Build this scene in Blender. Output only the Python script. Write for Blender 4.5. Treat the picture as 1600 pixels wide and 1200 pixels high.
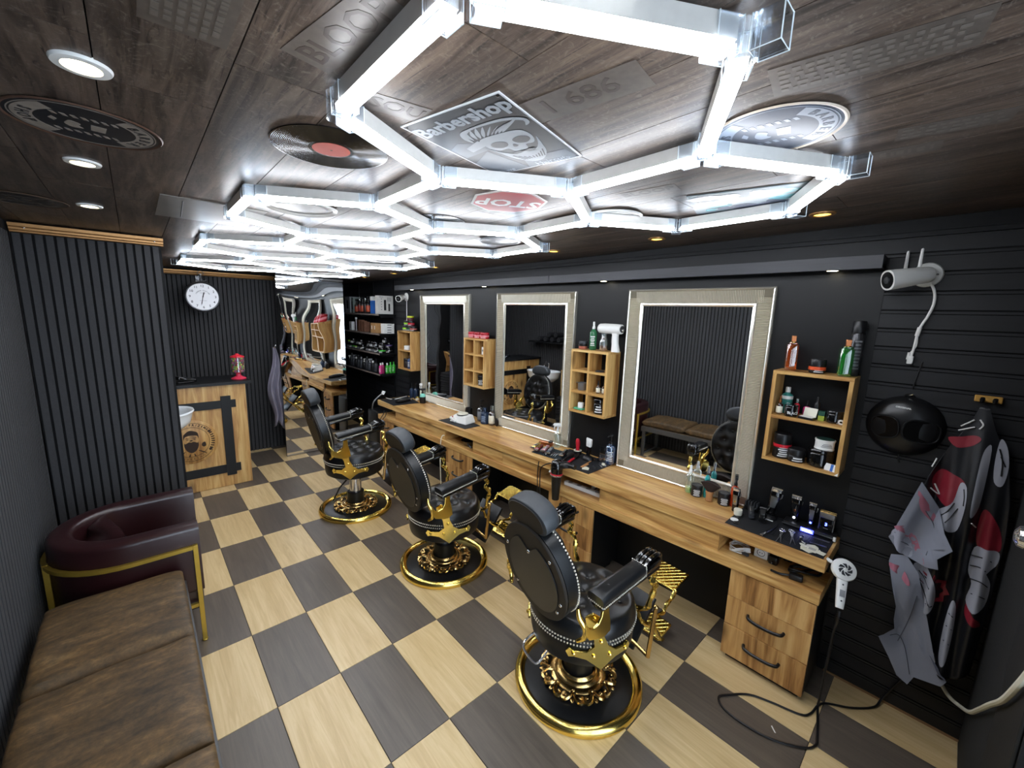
import bpy, math, random
from mathutils import Vector as V, Matrix as M
random.seed(7)
SC = bpy.context.scene
for o in list(bpy.data.objects): bpy.data.objects.remove(o)
COL = SC.collection
PI = math.pi; R = math.radians
# ---------------------------------------------------------------- camera
cam = bpy.data.objects.new('camera', bpy.data.cameras.new('camera')); COL.objects.link(cam)
cam.data.sensor_width = 36; cam.data.lens = 639.854 / 1600 * 36; cam.data.clip_start = .03
_r = V((.73868066, -.67342698, .02910303)); _d = V((-.09291918, -.14449666, -.98513285)); _f = V((.66762033, .72499436, -.16931118))
cam.matrix_world = M(((_r.x, -_d.x, -_f.x, 0), (_r.y, -_d.y, -_f.y, 0), (_r.z, -_d.z, -_f.z, 1.92581), (0, 0, 0, 1)))
SC.camera = cam
# ---------------------------------------------------------------- world and exposure
W = bpy.data.worlds.new('sky'); SC.world = W; W.use_nodes = True
bg = W.node_tree.nodes['Background']; bg.inputs[0].default_value = (.80, .88, 1, 1); bg.inputs[1].default_value = 5.0
SC.view_settings.view_transform = 'Standard'; SC.view_settings.look = 'None'
SC.view_settings.gamma = 1; SC.view_settings.use_curve_mapping = False
SC.view_settings.exposure = 0.55
TUBE = 25.0      # strength of the light tubes
DOWN = 9.0      # strength of the small round downlights
# ---------------------------------------------------------------- materials
def lin(h):
    h = h.lstrip('#'); c = [int(h[i:i+2], 16) / 255 for i in (0, 2, 4)]
    return tuple(x / 12.92 if x <= .04045 else ((x + .055) / 1.055) ** 2.4 for x in c) + (1,)
def nmat(name):
    m = bpy.data.materials.new(name); m.use_nodes = True; nt = m.node_tree
    return m, nt, nt.nodes['Principled BSDF']
def N(nt, t, **k):
    n = nt.nodes.new(t)
    for a, b in k.items():
        if a.startswith('i_'): n.inputs[int(a[2:])].default_value = b
        else: setattr(n, a, b)
    return n
def coords(nt, scale=(1, 1, 1), rnd=0):
    tc = N(nt, 'ShaderNodeTexCoord'); mp = N(nt, 'ShaderNodeMapping'); mp.inputs['Scale'].default_value = scale
    nt.links.new(tc.outputs['Object'], mp.inputs['Vector'])
    if rnd:
        oi = N(nt, 'ShaderNodeObjectInfo'); mu = N(nt, 'ShaderNodeMath', operation='MULTIPLY'); mu.inputs[1].default_value = rnd
        nt.links.new(oi.outputs['Random'], mu.inputs[0]); nt.links.new(mu.outputs[0], mp.inputs['Location'])
    return mp.outputs[0]
def ramp(nt, fac, stops):
    r = N(nt, 'ShaderNodeValToRGB'); e = r.color_ramp.elements
    while len(e) < len(stops): e.new(.5)
    for i, (p, c) in enumerate(stops): e[i].position = p; e[i].color = lin(c) if isinstance(c, str) else (c, c, c, 1)
    nt.links.new(fac, r.inputs[0]); return r.outputs[0]
def noise(nt, vec, sc, det=4, dist=0, rough=.5):
    n = N(nt, 'ShaderNodeTexNoise'); n.inputs['Scale'].default_value = sc; n.inputs['Detail'].default_value = det
    n.inputs['Distortion'].default_value = dist; n.inputs['Roughness'].default_value = rough
    nt.links.new(vec, n.inputs['Vector']); return n.outputs['Fac']
def mixc(nt, f, a, b, mode='MIX'):
    n = N(nt, 'ShaderNodeMix', data_type='RGBA', blend_type=mode)
    for s, v in ((n.inputs[0], f), (n.inputs[6], a), (n.inputs[7], b)):
        if hasattr(v, 'is_linked') or hasattr(v, 'links'): nt.links.new(v, s)
        else: s.default_value = v
    return n.outputs[2]
def bump(nt, bs, h, strength=.3, dist=.002):
    b = N(nt, 'ShaderNodeBump'); b.inputs['Strength'].default_value = strength; b.inputs['Distance'].default_value = dist
    nt.links.new(h, b.inputs['Height']); nt.links.new(b.outputs[0], bs.inputs['Normal'])
def plain(name, col, rough=.5, metal=0, spec=None, var=.12, nsc=30, bmp=0, coat=0):
    m, nt, b = nmat(name); c = lin(col) if isinstance(col, str) else col
    v = coords(nt); f = noise(nt, v, nsc, 3)
    lo = tuple(x * (1 - var) for x in c[:3]) + (1,); hi = tuple(min(1, x * (1 + var)) for x in c[:3]) + (1,)
    nt.links.new(mixc(nt, f, lo, hi), b.inputs['Base Color'])
    b.inputs['Roughness'].default_value = rough; b.inputs['Metallic'].default_value = metal
    if spec is not None: b.inputs['Specular IOR Level'].default_value = spec
    if coat: b.inputs['Coat Weight'].default_value = coat; b.inputs['Coat Roughness'].default_value = .08
    if bmp: bump(nt, b, noise(nt, v, nsc * 6, 4), bmp)
    return m
def wood(name, axis, stops, fine=60, rough=.42, rnd=7, knots=True, bmp=.15):
    m, nt, b = nmat(name); s = [fine * .35] * 3; s[axis] = fine * .02
    v = coords(nt, tuple(x / 6 for x in s), rnd)
    g = noise(nt, v, 6, 8, 1.4, .66)
    s2 = [9.] * 3; s2[axis] = .9
    v2 = coords(nt, tuple(s2), rnd); g2 = noise(nt, v2, 1, 3, 1.5)
    f = N(nt, 'ShaderNodeMath', operation='MULTIPLY_ADD'); f.inputs[1].default_value = .55
    nt.links.new(g, f.inputs[0])
    h = N(nt, 'ShaderNodeMath', operation='MULTIPLY'); h.inputs[1].default_value = .45; nt.links.new(g2, h.inputs[0]); nt.links.new(h.outputs[0], f.inputs[2])
    c = ramp(nt, f.outputs[0], stops)
    if knots:
        s3 = [5.] * 3; s3[axis] = 2.2
        vo = N(nt, 'ShaderNodeTexVoronoi'); vo.inputs['Scale'].default_value = 1.0; nt.links.new(coords(nt, tuple(s3), rnd), vo.inputs['Vector'])
        k = ramp(nt, vo.outputs['Distance'], [(.06, .8), (.20, 0.0)])
        c = mixc(nt, k, c, tuple(x * .45 for x in lin(stops[0][1])[:3]) + (1,))
    nt.links.new(c, b.inputs['Base Color']); b.inputs['Roughness'].default_value = rough
    if bmp: bump(nt, b, g, bmp, .001)
    return m
def emit(name, col, s):
    m, nt, b = nmat(name); b.inputs['Base Color'].default_value = (.8, .8, .8, 1)
    b.inputs['Emission Color'].default_value = lin(col); b.inputs['Emission Strength'].default_value = s; return m
def clear(name, col='#ffffff', gloss=.12, rough=.03, haze=0.0):
    m, nt, b = nmat(name); nt.nodes.remove(b); out = nt.nodes['Material Output']
    t = N(nt, 'ShaderNodeBsdfTransparent'); t.inputs[0].default_value = lin(col)
    g = N(nt, 'ShaderNodeBsdfGlossy'); g.inputs[0].default_value = (1, 1, 1, 1); g.inputs[1].default_value = rough
    lw = N(nt, 'ShaderNodeLayerWeight'); lw.inputs[0].default_value = .45
    ad = N(nt, 'ShaderNodeMath', operation='MULTIPLY_ADD', use_clamp=True); ad.inputs[1].default_value = .7; ad.inputs[2].default_value = gloss
    nt.links.new(lw.outputs['Facing'], ad.inputs[0])
    mx = N(nt, 'ShaderNodeMixShader'); nt.links.new(ad.outputs[0], mx.inputs[0]); nt.links.new(t.outputs[0], mx.inputs[1]); nt.links.new(g.outputs[0], mx.inputs[2])
    last = mx.outputs[0]
    if haze:
        d = N(nt, 'ShaderNodeBsdfDiffuse'); d.inputs[0].default_value = lin(col)
        m2 = N(nt, 'ShaderNodeMixShader'); m2.inputs[0].default_value = haze; nt.links.new(last, m2.inputs[1]); nt.links.new(d.outputs[0], m2.inputs[2]); last = m2.outputs[0]
    nt.links.new(last, out.inputs[0]); return m
OAK = [(.34, '#7d5229'), (.43, '#ab7c44'), (.52, '#c59a5b'), (.63, '#dbb87a')]
oak_x = wood('oak_grain_along_x', 0, OAK); oak_y = wood('oak_grain_along_y', 1, OAK); oak_z = wood('oak_grain_upright', 2, OAK)
KN = [(.36, '#63401f'), (.44, '#9c6d3b'), (.52, '#bc8e54'), (.62, '#d0a66b')]
knotty = wood('knotty_oak_front', 2, KN, fine=40)
tile_light = wood('beige_streaked_tile', 1, [(.3, '#bd9f70'), (.45, '#cdb07e'), (.55, '#d7bc8b'), (.7, '#e2ca9e')], fine=110, rough=.36, knots=False, bmp=.04)
tile_dark = wood('dark_brown_streaked_tile', 1, [(.3, '#4f473f'), (.5, '#5e544a'), (.7, '#6c6156')], fine=110, rough=.36, knots=False, bmp=.04)
grout = plain('dark_grout', '#4a423c', .9)
def ceil_mat():
    m, nt, b = nmat('distressed_brown_laminate')
    v = coords(nt, (7, .55, 7), 9); g = noise(nt, v, 4, 9, 1.2, .65)
    v2 = coords(nt, (1.6, 1.0, 1), 5); g2 = noise(nt, v2, 2.2, 5, .8, .6)
    c = ramp(nt, g, [(.28, '#211c1a'), (.40, '#463d37'), (.54, '#675a51'), (.72, '#85786c')])
    w = ramp(nt, g2, [(.34, '#6f6a67'), (.5, '#a5968a'), (.66, '#ccb9a6')])
    c = mixc(nt, .55, c, w, 'MULTIPLY')
    v3 = coords(nt, (24, 2.2, 24), 3); cr = noise(nt, v3, 2.5, 3, 2.5)
    k = ramp(nt, cr, [(.30, .85), (.40, 0.0)])
    c = mixc(nt, k, c, lin('#1c1715'))
    v4 = coords(nt, (9, 9, 9), 6); sc = noise(nt, v4, 3.5, 8, 3.0, .7); k2 = ramp(nt, sc, [(.53, 0.0), (.66, .35)])
    c = mixc(nt, k2, c, lin('#8a8078'))
    nt.links.new(c, b.inputs['Base Color']); b.inputs['Roughness'].default_value = .38; b.inputs['Specular IOR Level'].default_value = .35
    bump(nt, b, g, .25, .0012); return m
laminate = ceil_mat()
stamp = plain('faded_grey_stamp', '#625b54', .4, var=.3, nsc=80); stamp_d = plain('faded_dark_stamp', '#3d342e', .4, var=.3, nsc=80)
slat_m = plain('charcoal_felt_slat', '#353537', .85, var=.18, nsc=120, bmp=.2)
felt_m = plain('black_felt_backing', '#0b0b0d', .95)
plank_m = wood('black_painted_plank', 1, [(.3, '#0d0e11'), (.5, '#131418'), (.7, '#191a1f')], rough=.55, knots=False, bmp=.35)
black_board = plain('black_matt_board', '#0d0e10', .45, var=.1, nsc=6, spec=.35)
grey_board = wood('dark_grey_board', 1, [(.3, '#2b2c30'), (.5, '#33343a'), (.7, '#3b3d42')], rough=.45, knots=False, bmp=.1)
bronze = plain('bronze_trim', '#a97c4c', .35, .6)
paint_w = plain('white_wall_paint', '#8d8a86', .7)
tube_lens = emit('light_tube_diffuser', '#f4f8ff', TUBE)
alu = plain('brushed_aluminium', '#cfcdc8', .4, .25)
acrylic = clear('clear_acrylic', '#f7fbff', .015, .04, 0); acrylic_glint = plain('painted_acrylic_glint', '#dfe9ee', .1, spec=.8)  # second material is a near-white colour painting the bright glint on clear edges
warm_lens = emit('warm_downlight_lens', '#fff0b8', DOWN); yellow_lens = emit('yellow_downlight_lens', '#ffe05a', 2.2)
spot_lens = emit('spot_lens', '#fff3d0', DOWN * 1.3)
steel = plain('chrome', '#e4e4e4', .14, .9); satin = plain('satin_steel', '#a8a8a8', .32, 1)
gold = plain('polished_brass', '#f0d474', .18, 1, var=.06); gold_old = plain('antique_gold', '#cfae72', .22, 1, var=.25, nsc=60)
gold_paint = plain('gold_painted_steel', '#b8993f', .38, .7)
leather = plain('black_leather', '#121315', .30, var=.2, nsc=25, bmp=.10, spec=.45)
leather_g = plain('worn_black_leather', '#2c3034', .5, var=.3, nsc=18, bmp=.3)
black_paint = plain('satin_black_paint', '#101113', .34, spec=.4); gloss_black = plain('gloss_black_plastic', '#0a0a0b', .12, coat=.5)
black_pl = plain('black_plastic', '#111113', .38); matt_black = plain('matt_black_rubber', '#0e0f11', .7); dk_grey = plain('dark_grey_plastic', '#2e3034', .45)
back_plate_m = plain('brown_black_back_plate', '#221e1a', .5, spec=.25)
studs_m = plain('silver_studs', '#e4ded0', .25, .6)
white_pl = plain('white_plastic', '#e6e6e3', .35, var=.04); cream = plain('cream_plastic', '#e0dcc8', .4, var=.05); paper = plain('white_paper', '#e4e2dc', .7, var=.06)
grey_pl = plain('grey_plastic', '#8d8f92', .4)
bench_leather = None
def suede():
    m, nt, b = nmat('distressed_brown_leather'); v = coords(nt, (2.2, 7, 4), 3)
    g = noise(nt, v, 2.4, 10, .6, .72); g2 = noise(nt, coords(nt, (1, 1, 1), 3), 45, 5, 0, .65); g3 = noise(nt, coords(nt, (1, 1, 1), 3), 5, 5, .3)
    c = ramp(nt, g, [(.30, '#463a26'), (.45, '#605036'), (.56, '#746143'), (.72, '#917e5c')])
    c = mixc(nt, .5, c, ramp(nt, g3, [(.34, '#6b5a42'), (.62, '#b3a07e')]), 'OVERLAY')
    c = mixc(nt, .5, c, ramp(nt, g2, [(.38, '#544532'), (.62, '#b8a486')]), 'OVERLAY')
    nt.links.new(c, b.inputs['Base Color']); b.inputs['Roughness'].default_value = .62; bump(nt, b, g, .4, .004); return m
suede_m = suede()
burg = plain('dark_burgundy_leather', '#2a1113', .3, var=.25, nsc=8, bmp=.2, spec=.6)
mirror_m, _nt, _b = nmat('mirror_silver'); _b.inputs['Base Color'].default_value = (.86, .87, .88, 1); _b.inputs['Metallic'].default_value = 1; _b.inputs['Roughness'].default_value = .015
frame_silver = plain('silver_gilt_frame', '#b3ab95', .28, .75, var=.10, nsc=12); rib_silver = plain('bright_silver_ribs', '#e6e0d0', .3, .45); lip_silver = plain('bright_silver_lip', '#e2ddd0', .22, .7)  # frame base darkened and ribs paled, painting in the shading between ribs
frame_dark = plain('tarnished_gilt', '#9a927c', .3, 1, var=.2)
ceramic = plain('white_ceramic', '#e9edef', .12, var=.03)
red_pl = plain('red_plastic', '#c01f2e', .3); pink_pl = plain('pink_plastic', '#d2337f', .3); orange_pl = plain('orange_band', '#e0582a', .4)
teal_pl = plain('teal_plastic', '#2f7f78', .4); neon = plain('neon_green_plastic', '#8fcf2c', .4); green_pl = plain('bright_green_plastic', '#3fb23a', .3); blue_pl = plain('blue_label', '#2f64b4', .4); navy_pl = plain('navy_plastic', '#1b2c44', .35)
amber_g = clear('amber_glass', '#d9792a', .18, .04, .12); green_g = clear('green_glass', '#46c05a', .18, .04, .12); brown_g = clear('brown_glass', '#5a2c14', .15, .05, .15)
blue_g = clear('blue_tinted_plastic', '#6d9ad0', .15, .05, .1); clear_g = clear('clear_plastic_bottle', '#eef6f2', .12, .04, .06); pale_green = clear('pale_green_liquid', '#b6efb4', .1, .04, .2); teal_g = clear('teal_glass', '#35b6b6', .12, .05, .6); rust_g = clear('orange_red_glass', '#d8481a', .12, .05, .6)
carton = plain('brown_cardboard', '#a57c4d', .75); copper = plain('copper_metal', '#b06f48', .3, 1); wood_sm = plain('turned_wood_handle', '#b07d4e', .5, var=.25, nsc=20); bristle = plain('dark_brown_bristle', '#24130e', .8, var=.4, nsc=200)
mat_rubber = plain('black_rubber_mat', '#131519', .65, bmp=.4, nsc=60)
led_blue = emit('blue_led', '#3a4dff', 6); led_white = emit('white_led', '#dfe6ff', 8)
dial_m = plain('white_clock_dial', '#e3e3e6', .5, var=.03); ink = plain('black_print', '#101012', .6); ink_w = plain('white_print', '#d8d8d6', .55, var=.05); ink_g = plain('grey_print', '#77797c', .55)
burn = plain('burnt_engraving', '#2b1a10', .7, var=.3)
# ---------------------------------------------------------------- mesh helpers
def spl(P, n=6, closed=False):
    P = [V(p) for p in P]; out = []; L = len(P); seg = L if closed else L - 1
    for i in range(seg):
        g = (lambda k: P[k % L]) if closed else (lambda k: P[max(0, min(L - 1, k))])
        a, b, c, d = g(i - 1), g(i), g(i + 1), g(i + 2)
        for k in range(n):
            t = k / n; out.append(.5 * ((2 * b) + (c - a) * t + (2 * a - 5 * b + 4 * c - d) * t * t + (3 * b - a - 3 * c + d) * t ** 3))
    if not closed: out.append(P[-1])
    return out
def TR(x=0, y=0, z=0, rx=0, ry=0, rz=0):
    return M.Translation((x, y, z)) @ M.Rotation(R(rz), 4, 'Z') @ M.Rotation(R(ry), 4, 'Y') @ M.Rotation(R(rx), 4, 'X')
def basis(o, ex, ey, ez):
    return M(((ex[0], ey[0], ez[0], o[0]), (ex[1], ey[1], ez[1], o[1]), (ex[2], ey[2], ez[2], o[2]), (0, 0, 0, 1)))
class MB:
    def __init__(s, T=None): s.v = []; s.f = []; s.mi = []; s.T = T or M(); s.k = 0
    def add(s, vs, fs):
        b = len(s.v); s.v += [tuple(s.T @ V(p)) for p in vs]
        for f in fs: s.f.append([b + i for i in f]); s.mi.append(s.k)
        return s
    def box(s, x0, x1, y0, y1, z0, z1):
        return s.add([(x0, y0, z0), (x1, y0, z0), (x1, y1, z0), (x0, y1, z0), (x0, y0, z1), (x1, y0, z1), (x1, y1, z1), (x0, y1, z1)],
                     [(3, 2, 1, 0), (4, 5, 6, 7), (0, 1, 5, 4), (1, 2, 6, 5), (2, 3, 7, 6), (3, 0, 4, 7)])
    def rbox(s, x0, x1, y0, y1, z0, z1, r=.01, n=3):
        # box rounded on its upright edges and softened top and bottom
        def ring(z, i):
            q = []
            for cx, cy, a0 in ((x1 - r, y1 - r, 0), (x0 + r, y1 - r, 90), (x0 + r, y0 + r, 180), (x1 - r, y0 + r, 270)):
                for k in range(n + 1):
                    a = R(a0 + 90 * k / n); q.append((cx + (r - i) * math.cos(a), cy + (r - i) * math.sin(a), z))
            return q
        e = r * .6; e = min(e, (z1 - z0) * .45)
        rows = [ring(z0, e), ring(z0 + e * .3, e * .3), ring(z0 + e, 0), ring(z1 - e, 0), ring(z1 - e * .3, e * .3), ring(z1, e)]
        m = len(rows[0]); vs = [p for q in rows for p in q]; fs = [list(range(m))[::-1], [5 * m + i for i in range(m)]]
        for j in range(5):
            for i in range(m): fs.append((j * m + i, j * m + (i + 1) % m, (j + 1) * m + (i + 1) % m, (j + 1) * m + i))
        return s.add(vs, fs)
    def lathe(s, prof, n=24, c=(0, 0, 0), sx=1, sy=1):
        vs = []; fs = []; m = len(prof)
        for r, z in prof:
            for i in range(n):
                a = 2 * PI * i / n; vs.append((c[0] + r * sx * math.cos(a), c[1] + r * sy * math.sin(a), c[2] + z))
        for j in range(m - 1):
            for i in range(n): fs.append((j * n + i, j * n + (i + 1) % n, (j + 1) * n + (i + 1) % n, (j + 1) * n + i))
        loop = prof[0] == prof[-1]
        if prof[0][0] > 1e-6 and not loop: fs.append(list(range(n))[::-1])
        if prof[-1][0] > 1e-6 and not loop: fs.append([(m - 1) * n + i for i in range(n)])
        return s.add(vs, fs)
    def cyl(s, p0, p1, r0, r1=None, n=12):
        p0 = V(p0); p1 = V(p1); r1 = r0 if r1 is None else r1; return s.tube([p0, p1], [r0, r1], n)
    def tube(s, P, r, n=8, closed=False, sy=1):
        P = [V(p) for p in P]; L = len(P); rr = r if isinstance(r, (list, tuple)) else [r] * L; vs = []; fs = []; up = None
        for i in range(L):
            t = (P[(i + 1) % L] - P[i - 1]) if closed else (P[min(L - 1, i + 1)] - P[max(0, i - 1)])
            t = t.normalized() if t.length > 1e-9 else V((0, 0, 1))
            if up is None: up = t.orthogonal().normalized() if abs(t.z) > .95 else (V((0, 0, 1)) - t * t.z).normalized()
            up = (up - t * up.dot(t)); up = up.normalized() if up.length > 1e-6 else t.orthogonal().normalized(); sd = t.cross(up)
            for k in range(n):
                a = 2 * PI * k / n; vs.append(tuple(P[i] + sd * (rr[i] * math.cos(a)) + up * (rr[i] * sy * math.sin(a))))
        for i in range(L if closed else L - 1):
            j = (i + 1) % L
            for k in range(n): fs.append((i * n + k, i * n + (k + 1) % n, j * n + (k + 1) % n, j * n + k))
        if not closed: fs += [list(range(n))[::-1], [(L - 1) * n + k for k in range(n)]]
        return s.add(vs, fs)
    def ball(s, c, r, nu=10, nv=6):
        r = r if isinstance(r, (tuple, list)) else (r, r, r); vs = [(c[0], c[1], c[2] - r[2])]; fs = []
        for j in range(1, nv):
            p = -PI / 2 + PI * j / nv
            for i in range(nu):
                a = 2 * PI * i / nu; vs.append((c[0] + r[0] * math.cos(p) * math.cos(a), c[1] + r[1] * math.cos(p) * math.sin(a), c[2] + r[2] * math.sin(p)))
        vs.append((c[0], c[1], c[2] + r[2])); t = len(vs) - 1
        for i in range(nu):
            k = (i + 1) % nu; fs.append((0, 1 + k, 1 + i)); fs.append((t, 1 + (nv - 2) * nu + i, 1 + (nv - 2) * nu + k))
            for j in range(nv - 2): fs.append((1 + j * nu + i, 1 + j * nu + k, 1 + (j + 1) * nu + k, 1 + (j + 1) * nu + i))
        return s.add(vs, fs)
    def prism(s, poly, z0, z1):
        n = len(poly); vs = [(p[0], p[1], z0) for p in poly] + [(p[0], p[1], z1) for p in poly]
        return s.add(vs, [list(range(n))[::-1], [n + i for i in range(n)]] + [(i, (i + 1) % n, n + (i + 1) % n, n + i) for i in range(n)])
    def grid(s, fn, nu, nv, cu=False):
        vs = [fn(i / nu, j / nv) for j in range(nv + 1) for i in range(nu + (0 if cu else 1))]; w = nu + (0 if cu else 1)
        return s.add(vs, [(j * w + i, j * w + (i + 1) % w, (j + 1) * w + (i + 1) % w, (j + 1) * w + i) for j in range(nv) for i in range(nu)])
    def mesh(s, name, mats, smooth=38):
        me = bpy.data.meshes.new(name); me.from_pydata(s.v, [], s.f)
        for m in (mats if isinstance(mats, (list, tuple)) else [mats]): me.materials.append(m)
        if max(s.mi, default=0): me.polygons.foreach_set('material_index', s.mi)
        if smooth:
            me.polygons.foreach_set('use_smooth', [True] * len(me.polygons)); me.set_sharp_from_angle(angle=R(smooth))
        me.update(); return me
    def build(s, name, mats, parent=None, loc=None, rz=0, smooth=38, bevel=0, solid=0):
        o = bpy.data.objects.new(name, s.mesh(name, mats, smooth)); COL.objects.link(o)
        if parent: o.parent = parent
        if loc: o.location = loc
        if rz: o.rotation_euler[2] = R(rz)
        if solid: q = o.modifiers.new('thickness', 'SOLIDIFY'); q.thickness = solid; q.offset = 0
        if bevel: q = o.modifiers.new('bevel', 'BEVEL'); q.width = bevel; q.segments = 2; q.limit_method = 'ANGLE'; q.angle_limit = R(40)
        return o
def tag(o, label=None, cat=None, group=None, kind=None):
    if label: o['label'] = label
    if cat: o['category'] = cat
    if group: o['group'] = group
    if kind: o['kind'] = kind
    return o
def thing(name, label, cat, loc=(0, 0, 0), rz=0, group=None):
    o = bpy.data.objects.new(name, None); COL.objects.link(o); o.empty_display_size = .05
    o.location = loc; o.rotation_euler[2] = R(rz); return tag(o, label, cat, group)
def dup(o, parent=None):
    c = o.copy(); COL.objects.link(c)
    if parent: c.parent = parent
    for ch in list(o.children): dup(ch, c)
    return c
def put(me, name, parent=None, loc=(0, 0, 0), rot=None):
    o = bpy.data.objects.new(name, me); COL.objects.link(o); o.parent = parent; o.location = loc
    if rot: o.rotation_euler = rot
    return o
def tmesh(body, size, depth=.0004, align='CENTER', bold=0):
    cu = bpy.data.curves.new('lettering', 'FONT'); cu.body = body; cu.size = size; cu.extrude = depth; cu.align_x = align; cu.align_y = 'CENTER'; cu.offset = bold; cu.resolution_u = 2
    ob = bpy.data.objects.new('lettering', cu); me = bpy.data.meshes.new_from_object(ob); bpy.data.objects.remove(ob); bpy.data.curves.remove(cu)
    return me
def text(body, size, T, mat, parent, name='lettering', depth=.0004, align='CENTER', bold=0, arc=None, sx=1):
    b = MB()
    def grab(me, X):
        b.T = T @ X; b.add([v.co[:] for v in me.vertices], [list(p.vertices) for p in me.polygons]); bpy.data.meshes.remove(me)
    if arc:                     # arc = (radius, centre angle, spacing in degrees, +1 outside / -1 inside reading)
        r, a0, st, sg = arc; n = len(body)
        for i, ch in enumerate(body):
            if ch == ' ': continue
            a = a0 - sg * (i - (n - 1) / 2) * st
            X = M.Translation((r * math.cos(R(a)), r * math.sin(R(a)), 0)) @ M.Rotation(R(a - 90 if sg > 0 else a + 90), 4, 'Z')
            grab(tmesh(ch, size, depth, 'CENTER', bold), X)
    else: grab(tmesh(body, size, depth, align, bold), M.Diagonal((sx, 1, 1, 1)))
    return b.build(name, mat, parent, smooth=0)
def zc(y): return 2.405 - .0107 * y
ORD = ['first', 'second', 'third', 'fourth', 'fifth', 'sixth', 'seventh', 'eighth', 'ninth', 'tenth', 'eleventh', 'twelfth', 'thirteenth', 'fourteenth', 'fifteenth', 'sixteenth', 'seventeenth', 'eighteenth']
# ================================================================ the room
YF = -.26; YB = 6.25; XL = -.48; XR = 2.69; YR = 7.5
floor = tag(MB().box(-.75, 2.9, -.5, 7.6, -.06, -.004).build('floor', grout), kind='structure')
full = {}
P = .5938; y00 = 4.9604
for c in range(-4, 9):
    for r in range(-5, 10):
        x0 = .3434 + .3 * c; x1 = x0 + .3; y1 = y00 - P * r; y0 = y1 - P
        x0 = max(x0, XL - .02); x1 = min(x1, XR); y0 = max(y0, YF); y1 = min(y1, YR)
        if x1 - x0 < .02 or y1 - y0 < .02: continue
        dark = (c + r) % 2 == 0; g = .0014; key = (dark, round(x1 - x0, 3), round(y1 - y0, 3))
        if key not in full:
            w, h = (x1 - x0) / 2 - g, (y1 - y0) / 2 - g; b = MB(); e = .0012
            b.add([(-w, -h, -.008), (w, -h, -.008), (w, h, -.008), (-w, h, -.008), (-w, -h, -e), (w, -h, -e), (w, h, -e), (-w, h, -e), (-w + e, -h + e, 0), (w - e, -h + e, 0), (w - e, h - e, 0), (-w + e, h - e, 0)],
                  [(0, 1, 5, 4), (1, 2, 6, 5), (2, 3, 7, 6), (3, 0, 4, 7), (4, 5, 9, 8), (5, 6, 10, 9), (6, 7, 11, 10), (7, 4, 8, 11), (8, 9, 10, 11)])
            full[key] = b.mesh('floor_tile', tile_dark if dark else tile_light, 0)
        put(full[key], 'floor_tile', floor, ((x0 + x1) / 2, (y0 + y1) / 2, 0))
# ceiling: tilted slab carrying laminate planks
cb = MB(); cb.add([(-.75, -.5, zc(-.5) + .012), (2.9, -.5, zc(-.5) + .012), (2.9, 7.6, zc(7.6) + .012), (-.75, 7.6, zc(7.6) + .012), (-.75, -.5, zc(-.5) + .1), (2.9, -.5, zc(-.5) + .1), (2.9, 7.6, zc(7.6) + .1), (-.75, 7.6, zc(7.6) + .1)],
                  [(0, 1, 2, 3), (7, 6, 5, 4), (4, 5, 1, 0), (5, 6, 2, 1), (6, 7, 3, 2), (7, 4, 0, 3)])
ceiling = tag(cb.build('ceiling', felt_m), kind='structure')
PW = .2035; tilt = math.atan(-.0107)
offs = {0: 1.3, 1: 1.04, 2: .63, 3: .40, 4: 1.19, 5: .85, 6: .30}
pm = {}
for i in range(-3, 14):
    x0 = -.012 + PW * (i - 0); x1 = x0 + PW; x0 = max(x0, -.6); x1 = min(x1, 2.75)
    y = offs.get(i, .3 + (i * .37) % 1.2) - 1.285 * 2
    while y < 7.5:
        a = max(y, -.4); e = min(y + 1.285, 7.5); y += 1.285
        if e - a < .03 or x1 - x0 < .02: continue
        key = (round(x1 - x0, 3), round(e - a, 3))
        if key not in pm:
            w, h = (x1 - x0) / 2 - .0012, (e - a) / 2 - .0012
            pm[key] = MB().box(-w, w, -h, h, 0, .011).mesh('ceiling_plank', laminate, 0)
        o = put(pm[key], 'ceiling_plank', ceiling, ((x0 + x1) / 2, (a + e) / 2, zc((a + e) / 2)), (tilt, 0, 0))
def ceilT(x, y, ex, ey, d=.001):
    n = V((0, -.0107, -1)).normalized(); ex = V((ex[0], ex[1], 0)).normalized(); ex = (ex - n * ex.dot(n)).normalized(); ey = n.cross(ex)
    p = V((x, y, zc(y))) + n * d; return basis(p, ex, ey, n)
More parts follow.
